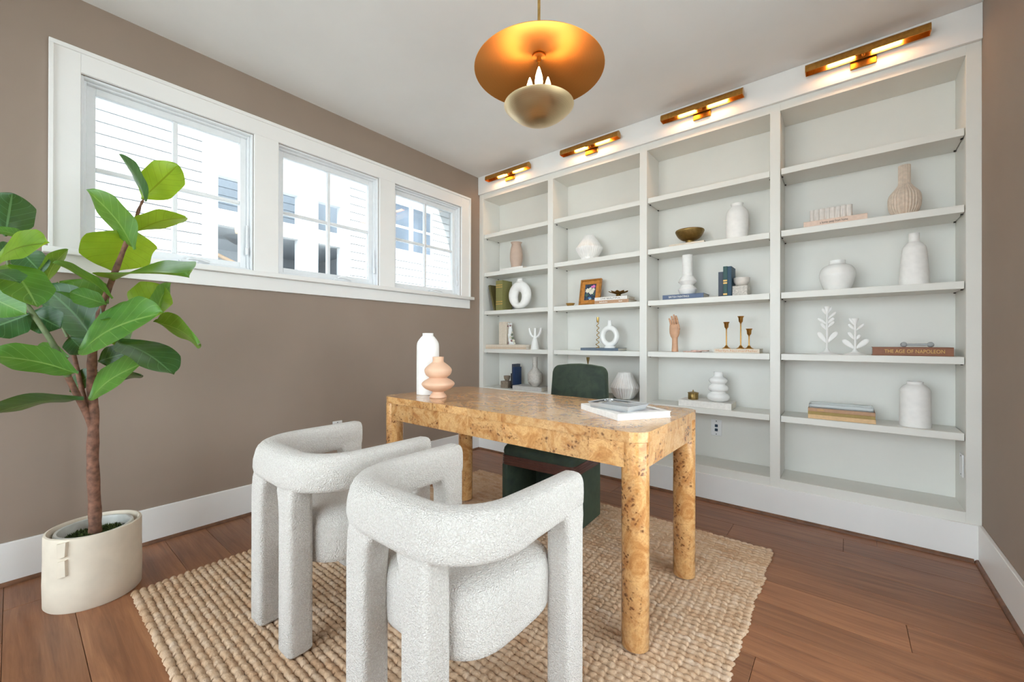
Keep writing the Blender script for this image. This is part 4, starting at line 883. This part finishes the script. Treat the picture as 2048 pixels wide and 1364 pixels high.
def leafstick(label, cxz, top, pairs, cup):
    cx_ = Z6(cxz, 0)[0]; yy = 0.09; x_ = X(cx_, yy); k = dep(x_, yy)/F/4.2625; t = thing('leaf_candleholder', label, 'candle holder', (x_, yy, z), 0, 'white leaf candle holders')
    def P(ix, iy): return ((ix-cxz)*k*0.8, 0, (546-iy)*k)
    lathe('foot', [(0.054, 0), (0.053, 0.003), (0.035, 0.008), (0.015, 0.018), (0.008, 0.035)], 'plaster_white', t, n=36)
    tube('stem', [P(cxz, 530), P(cxz, top+45)], 0.0055, 'plaster_white', t, 10)
    lathe('candle_cup', [(0.006, P(0, top+50)[2]), (0.017, P(0, top)[2]), (0.013, P(0, top)[2]), (0.005, P(0, top+40)[2])], 'plaster_white', t, n=20)
    for (iy, ln, wd, s, ang) in pairs:
        a = math.radians(ang); bm = bmesh.new(); L_, w_ = ln*k, wd*k; bmesh.ops.create_uvsphere(bm, u_segments=14, v_segments=10, radius=1)
        for v in bm.verts:
            u = (v.co.x+1)/2; w2 = w_*(0.45+0.75*u); l_ = u*L_; p = Vector((l_, v.co.y*0.0035, v.co.z*w2))
            v.co = Vector((s*(p.x*math.cos(a) - p.z*math.sin(a)), p.y, p.x*math.sin(a) + p.z*math.cos(a) + P(0, iy)[2]))
        fin('leaf', bm, 'plaster_white', t, None, True, 0)
leafstick('taller white leaf-branch candle holder', 443, 140, [(455, 118, 22, -1, 58), (450, 118, 22, 1, 54), (345, 80, 13, -1, 58), (325, 75, 12, 1, 50), (290, 85, 13, -1, 40), (290, 70, 15, 1, 48), (250, 88, 12, 1, 46), (215, 70, 12, -1, 62), (205, 66, 12, 1, 64)], 0)
leafstick('shorter white leaf-branch candle holder', 684, 238, [(500, 120, 24, -1, 45), (498, 120, 24, 1, 44), (425, 88, 14, -1, 58), (425, 62, 14, 1, 56), (345, 85, 12, 1, 46), (340, 72, 13, -1, 52), (300, 78, 12, -1, 58)], 0)
book('brown_leather_book', 'rust brown The Age of Napoleon book lying with gilt title', 1745, 1908, 0.035, z, 0.046, 0.15, 'cover_rust', 'THE AGE OF NAPOLEON', 'ink_gold', tw=0.74, toff=0.06)
xa, xb = X(Z6(1098, 0)[0], 0.08), X(Z6(1326, 0)[0], 0.08); gr = thing('crystal_bar', 'clear crystal bar with ball ends lying on the rust brown book', 'ornament', ((xa+xb)/2, 0.08, z+0.046)); hL = (xb-xa)/2
tube('bar', [(-hL, 0, 0.014), (hL, 0, 0.014)], 0.006, 'cut_crystal', gr, 12); blob('ball_end', (-hL, 0, 0.014), 0.014, 'cut_crystal', gr, seg=16); blob('ball_end', (hL, 0, 0.014), 0.014, 'cut_crystal', gr, seg=16)
z = S5; SG = 'books stacked under the glass tray'
book('tan_book', 'lowest tan book under the clear glass tray', 1616, 1752, 0.030, z, 0.024, 0.15, 'cover_tan', group=SG); book('gold_book', 'gold book between the tan and peach books', 1616, 1751, 0.034, z+0.024, 0.018, 0.145, 'cover_gold', group=SG); book('peach_slim_book', 'tan gold-lettered book directly under the clear glass tray', 1616, 1751, 0.034, z+0.042, 0.020, 0.145, 'cover_brown', group=SG, bars=((-0.7, 0.22),), bink='ink_gold')
xa, xb = X(1618, 0.045), X(1748, 0.045); gt = thing('glass_tray', 'clear glass tray on the stack of tan and gold books', 'tray', ((xa+xb)/2, 0.045, z+0.062)); hL = (xb-xa)/2
bx('tray_base', (-hL, hL, 0, 0.125, 0, 0.006), 'crystal', gt, 0.001)
for d in ((-hL, hL, 0, 0.006), (-hL, hL, 0.119, 0.125), (-hL, -hL+0.006, 0.006, 0.119), (hL-0.006, hL, 0.006, 0.119)): bx('tray_rim', (*d, 0.006, 0.024), 'crystal', gt, 0.001)
cx, pts = pr(Z6, 1194, [(1058, 1330, 1172), (1054, 1334, 1140), (1056, 1332, 1000), (1057, 1331, 870), (1064, 1326, 838), (1090, 1300, 812), (1116, 1268, 796), (1120, 1262, 788), (1114, 1262, 774)])
vase('white_crock', 'white cylindrical shouldered jar on the low shelf beside stacked books', 'vase', cx, 0.105, z, pts, 'ceramic_white')

# on the desk
yd = on(856, 790, 2, DZ); cx, pts = pr(ZD, 349, [(281, 417, 455), (281, 417, 300), (282, 417, 200), (283, 416, 150), (290, 410, 128), (306, 394, 106), (318, 384, 94), (318, 384, 80)])
vase('tall_white_vase', 'tall white cylindrical vase standing behind the peach vase on the desk', 'vase', cx, yd.y+0.03, DZ, pts, 'ceramic_white', 48)
yd = on(876.5, 795, 2, DZ); cx, pts = pr(ZD, 411, [(358, 464, 470), (362, 460, 452), (378, 446, 434), (372, 450, 428), (332, 488, 410), (311, 510, 386), (322, 500, 368), (356, 466, 348), (356, 466, 344), (338, 486, 328), (330, 496, 302), (340, 484, 282), (366, 462, 262), (382, 450, 250), (382, 450, 222)])
vase('peach_vase', 'peach double-bulb vase on the desk', 'vase', cx, yd.y+0.005, DZ, pts, 'ceramic_peach', 48)
# book with photo cover and a crystal dish on top
c0 = on(1235.5, 842, 2, DZ); cl = on(1172.5, 812, 2, DZ); cr_ = on(1342.5, 834.5, 2, DZ)
ux = (cr_-c0); uy = (cl-c0); Lx, Ly = ux.length, uy.length
ang = math.atan2(ux.y, ux.x); cbk = thing('coffee_table_book', 'white coffee table book with a photo cover on the desk corner', 'book', (c0.x, c0.y, DZ), ang); Ly = min(Ly, 0.30)
bx('cover', (0, Lx, 0, Ly, 0, 0.003), 'cover_white', cbk, 0.0005); bx('page_block', (0.003, Lx-0.003, 0.003, Ly-0.003, 0.003, 0.023), 'paper', cbk, 0); bx('cover', (0, Lx, 0, Ly, 0.023, 0.026), 'cover_white', cbk, 0.0005); bx('spine', (0, 0.003, 0, Ly, 0.003, 0.023), 'cover_white', cbk, 0)
bx('cover_photo', (0.03, Lx-0.03, 0.03, Ly-0.03, 0.026, 0.0263), 'photo_print', cbk, 0)
TZ = DZ+0.0265; n0 = on(1256, 826, 2, TZ); n1 = on(1206, 803, 2, TZ); n2 = on(1297, 818, 2, TZ)
ux = n2-n0; uy = n1-n0; tang = math.atan2(ux.y, ux.x); TL, TW = ux.length, min(uy.length, 0.2)
cdsh = thing('crystal_dish', 'rectangular cut crystal dish resting on the coffee table book', 'dish', (n0.x, n0.y, TZ), tang)
bx('dish_base', (0.006, TL-0.006, 0.006, TW-0.006, 0, 0.006), 'cut_crystal', cdsh, 0.001)
bm = bmesh.new(); lo, mi, hi = [], [], []
ol = rrect(0, TL, 0, TW, 0.012, 3); inn_ = rrect(0.008, TL-0.008, 0.008, TW-0.008, 0.008, 3)
for (x_, y_), (xi, yi) in zip(ol, inn_):
    cxm, cym = TL/2, TW/2; lo.append(bm.verts.new((xi, yi, 0.003))); mi.append(bm.verts.new((x_+(x_-cxm)*0.06, y_+(y_-cym)*0.06, 0.024))); hi.append(bm.verts.new((xi+(xi-cxm)*0.03, yi+(yi-cym)*0.03, 0.022)))
nn_ = len(lo)
for i_ in range(nn_):
    k2 = (i_+1) % nn_; bm.faces.new((lo[i_], lo[k2], mi[k2], mi[i_])); bm.faces.new((mi[i_], mi[k2], hi[k2], hi[i_]))
fin('dish_wall', bm, 'cut_crystal', cdsh)
for k in range(9):
    x_ = TL*(k+0.5)/9; tube('cut_rib', [(x_, 0.008, 0.008), (x_, TW-0.008, 0.008)], 0.004, 'cut_crystal', cdsh, 6)

# ------------------------------------------------------------------ plant
PX, PY = 0.384, -2.778
plant = thing('fiddle_leaf_fig', 'tall fiddle leaf fig in a cream pot under the window', 'plant', (PX, PY, 0))
R0 = 0.150
lathe('pot', [(R0*0.97, 0), (R0*1.0, 0.006), (R0*1.012, 0.10), (R0, 0.20), (R0*1.0, 0.285), (R0*0.985, 0.293), (R0*0.94, 0.295), (R0*0.91, 0.288), (R0*0.89, 0.22)], 'pot_cream', plant, n=64, cap=False)
lathe('pot_liner', [(R0*0.81, 0.20), (R0*0.82, 0.280), (R0*0.80, 0.287), (R0*0.745, 0.286), (R0*0.72, 0.276), (R0*0.70, 0.22)], 'pot_inner', plant, n=56, cap=False)
lathe('pot_floor', [(0.001, 0.004), (R0*0.95, 0.004), (R0*0.95, 0.008)], 'pot_cream', plant, n=40)
def lug(ang_):
    o = thing_part = None
    bm = bmesh.new()
    for (za, zb_, w0, w1) in ((0.225, 0.288, 0.015, 0.019), (0.148, 0.218, 0.018, 0.015)):
        poly = [(-w0, za), (w0, za+0.008), (w1, zb_), (-w1, zb_-0.006)]
        lo = [bm.verts.new((R0-0.006, u, v)) for u, v in poly]; hi = [bm.verts.new((R0+0.010, u*0.8, v)) for u, v in poly]
        for i in range(4): bm.faces.new((lo[i], lo[(i+1) % 4], hi[(i+1) % 4], hi[i]))
        bm.faces.new(hi); bm.faces.new(lo)
    o = fin('handle_lug', bm, 'pot_cream', plant); o.rotation_euler = (0, 0, ang_)
lug(math.radians(-41)); lug(math.radians(139))
# moss
bm = bmesh.new(); rnd = random.Random(3)
for i in range(900):
    r = R0*0.70*math.sqrt(rnd.random()); a = rnd.random()*2*PI; x, y_ = r*math.cos(a), r*math.sin(a); zb_ = 0.243 + 0.012*(1-(r/(R0*0.7))**2); a2 = rnd.random()*2*PI; w = 0.004; h = rnd.uniform(0.006, 0.016)
    bm.faces.new([bm.verts.new((x-w*math.cos(a2), y_-w*math.sin(a2), zb_)), bm.verts.new((x+w*math.cos(a2), y_+w*math.sin(a2), zb_)), bm.verts.new((x+rnd.uniform(-.005, .005), y_+rnd.uniform(-.005, .005), zb_+h))])
o = fin('moss', bm, 'moss', plant); o['kind'] = 'stuff'
lathe('soil', [(R0*0.72, 0.20), (R0*0.715, 0.243), (R0*0.3, 0.252), (0.002, 0.254)], 'moss', plant, n=32)
CT = dep(PX, PY)
def lp(ix, iy, dc=0.0):      # zoom coordinates (0,280; 2.4357) -> point at trunk distance + dc, in plant space
    px, py = ix/2.4357, 280 + iy/2.4357
    c = CT + dc
    lim = (0.035 - CAM.x)/ray(px, py).x        # stay in front of the wall
    c = min(c, lim); p = atc(px, py, c); return Vector((p.x-PX, p.y-PY, p.z))
base = Vector((0.0, 0.0, 0.245))
tr_pts = [base, lp(462, 1800), lp(452, 1560), lp(455, 1364), lp(448, 1180), lp(452, 1030), lp(480, 870), lp(520, 750, 0.02), lp(600, 540, 0.05), lp(650, 420, 0.07), lp(680, 330, 0.08), lp(700, 288, 0.08)]
pth = smooth_path(tr_pts, 5); nR = len(pth); tube('trunk', pth, [0.022 - 0.0185*(i/(nR-1))**1.3 + 0.0012*math.sin(i*1.7) for i in range(nR)], 'bark', plant, 12)
pth = smooth_path([lp(455, 1420, 0), lp(430, 1345, 0), lp(395, 1200, 0.03), (lp(340, 960, 0.06))], 5); tube('branch', pth, [0.013-0.006*i/(len(pth)-1) for i in range(len(pth))], 'bark', plant, 10)
pth = smooth_path([lp(456, 1430, 0), lp(430, 1350, -0.015), lp(385, 1260, -0.04), lp(335, 1160, -0.07), lp(300, 1080, -0.09)], 5); tube('branch', pth, [0.013-0.003*i/(len(pth)-1) for i in range(len(pth))], 'bark', plant, 10)
pth = smooth_path([lp(330, 1150, -0.073), lp(265, 1005, -0.12), lp(150, 830, -0.16), lp(75, 715, -0.18), lp(25, 540, -0.2)], 5); tube('branch', pth, [0.012-0.007*i/(len(pth)-1) for i in range(len(pth))], 'stem_green', plant, 10)
pth = smooth_path([lp(330, 960, 0.05), lp(215, 715, 0.02), lp(105, 560, -0.02), lp(60, 440, -0.05)], 5); tube('branch', pth, [0.007-0.003*i/(len(pth)-1) for i in range(len(pth))], 'stem_green', plant, 8)
def leaf(b, t, app, mat, db=0.0, dt=0.0, side=1, real=None, bend=0.12):
    """base/tip in zoom pixels, apparent half width in zoom pixels, depth offsets of base and tip"""
    B, T = lp(*b, db), lp(*t, dt); ax = T-B; L = ax.length; ax.normalize()
    mid = (B+T)/2; view = (Vector((PX, PY, 0)) + mid - CAM).normalized(); wdir = ax.cross(view).normalized(); k = CT/F/2.4357
    aw = app*k; rw = real if real else max(aw, 0.30*L); tilt = math.acos(min(1, aw/rw))*side
    nrm = wdir.cross(ax).normalized(); wd = (wdir*math.cos(tilt) + nrm*math.sin(tilt)).normalized(); nn = ax.cross(wd).normalized()
    if nn.z < 0: nn = -nn
    bm = bmesh.new(); uvl = bm.loops.layers.uv.new('UVMap'); NU, NV = 22, 8; G = []; rnd = random.Random(int(b[0]*31+b[1]*7+t[0])); ph = rnd.random()*6
    for i in range(NU+1):
        u = math.sin(PI/2*(i/NU)**1.15); w = rw*(0.42*math.sin(PI*min(u*1.15, 1))**0.7*(1-u)*1.2 + 1.0*math.sin(PI*min(max((u-0.06)/0.94, 0), 1)**1.35)**0.62)
        w = min(w, rw); 
        if i == 0: w = 0.004
        if i == NU: w = rw*0.04
        row_ = []
        for j in range(NV+1):
            v = j/NV*2-1; z_ = 0.16*rw*abs(v)**1.3 + 0.05*rw*math.sin(u*11+ph)*abs(v)**1.5 + bend*L*math.sin(PI*u)*0.6 - 0.10*L*u*u*0.5
            row_.append(bm.verts.new(B + ax*(L*u) + wd*(w*v) + nn*(z_ - 0)))
        G.append(row_)
    for i in range(NU):
        for j in range(NV):
            f = bm.faces.new((G[i][j], G[i+1][j], G[i+1][j+1], G[i][j+1]))
            for lo_, (a, c) in zip(f.loops, ((i, j), (i+1, j), (i+1, j+1), (i, j+1))): lo_[uvl].uv = (math.sin(PI/2*(a/NU)**1.15), c/NV)
    if True:
        for v in bm.verts:      # keep clear of wall and sill
            if v.co.x + PX < 0.062 and 1.40 < v.co.z < 1.53: v.co.x = 0.062 - PX + 0.002
            elif v.co.x + PX < 0.03: v.co.x = 0.03 - PX
    me = bpy.data.meshes.new('leaf'); bm.to_mesh(me); bm.free(); me.polygons.foreach_set('use_smooth', [True]*len(me.polygons)); link('leaf', me, mat, plant)
Yg, Mg, Dg = 'leaf_backlit', 'leaf_mid', 'leaf_dark'
for a in [
    ((690, 290), (868, 120), 78, Yg, .08, .10, 1), ((705, 300), (592, 68), 20, Dg, .06, .0, 1), ((650, 535), (437, 240), 50, Mg, .03, -.05, 1), ((650, 455), (905, 368), 46, Yg, .06, .08, -1),
    ((668, 450), (552, 640), 128, Yg, .09, .12, 1, 0.14), ((545, 690), (912, 645), 12, Mg, .03, -.10, 1), ((545, 775), (268, 590), 16, Mg, .0, -.10, 1), ((655, 840), (800, 712), 82, Yg, .02, .08, 1),
    ((765, 860), (825, 695), 30, Mg, .05, .10, -1), ((455, 975), (215, 705), 80, Dg, -.03, -.06, 1), ((530, 800), (285, 690), 66, Mg, .01, .02, -1), ((520, 800), (340, 742), 40, Mg, -.06, -.12, 1),
    ((490, 860), (690, 832), 34, Mg, -.05, -.06, 1), ((400, 1030), (775, 828), 62, Mg, -.10, -.14, 1), ((745, 885), (975, 990), 42, Mg, -.02, -.06, -1), ((575, 985), (850, 1130), 62, Dg, -.03, -.05, 1),
    ((480, 1080), (680, 1020), 52, Dg, .04, .08, 1), ((440, 1265), (688, 1078), 44, Mg, -.05, -.06, 1), ((440, 1190), (692, 1140), 34, Dg, .06, .10, -1), ((378, 1140), (-60, 1040), 56, Mg, -.12, -.25, 1),
    ((330, 1060), (180, 1015), 28, Mg, -.06, -.06, 1), ((408, 1268), (-70, 1330), 26, Dg, -.06, -.20, 1), ((25, 470), (60, 258), 78, Dg, -.12, -.14, 1), ((128, 478), (-60, 432), 20, Mg, -.15, -.2, -1),
    ((0, 580), (224, 492), 40, Yg, -.22, -.26, 1), ((100, 540), (205, 650), 58, Dg, -.06, -.04, 1), ((222, 715), (322, 528), 30, Mg, .0, .02, -1), ((35, 610), (185, 805), 70, Mg, -.24, -.28, 1),
    ((-60, 760), (122, 845), 52, Mg, -.30, -.30, 1), ((140, 850), (-80, 930), 66, Dg, -.18, -.22, 1), ((150, 840), (295, 915), 62, Dg, -.12, -.10, -1), ((-50, 640), (98, 690), 26, Dg, -.32, -.34, 1),
    ((340, 960), (420, 1040), 50, Dg, .05, .06, 1), ((560, 880), (500, 960), 60, Dg, .06, .08, 1), ((600, 850), (560, 1000), 45, Mg, .05, .02, 1), ((350, 1230), (470, 1120), 36, Dg, .05, .06, 1), ((90, 560), (-40, 520), 40, Dg, -.08, -.12, 1)]: leaf(*a)
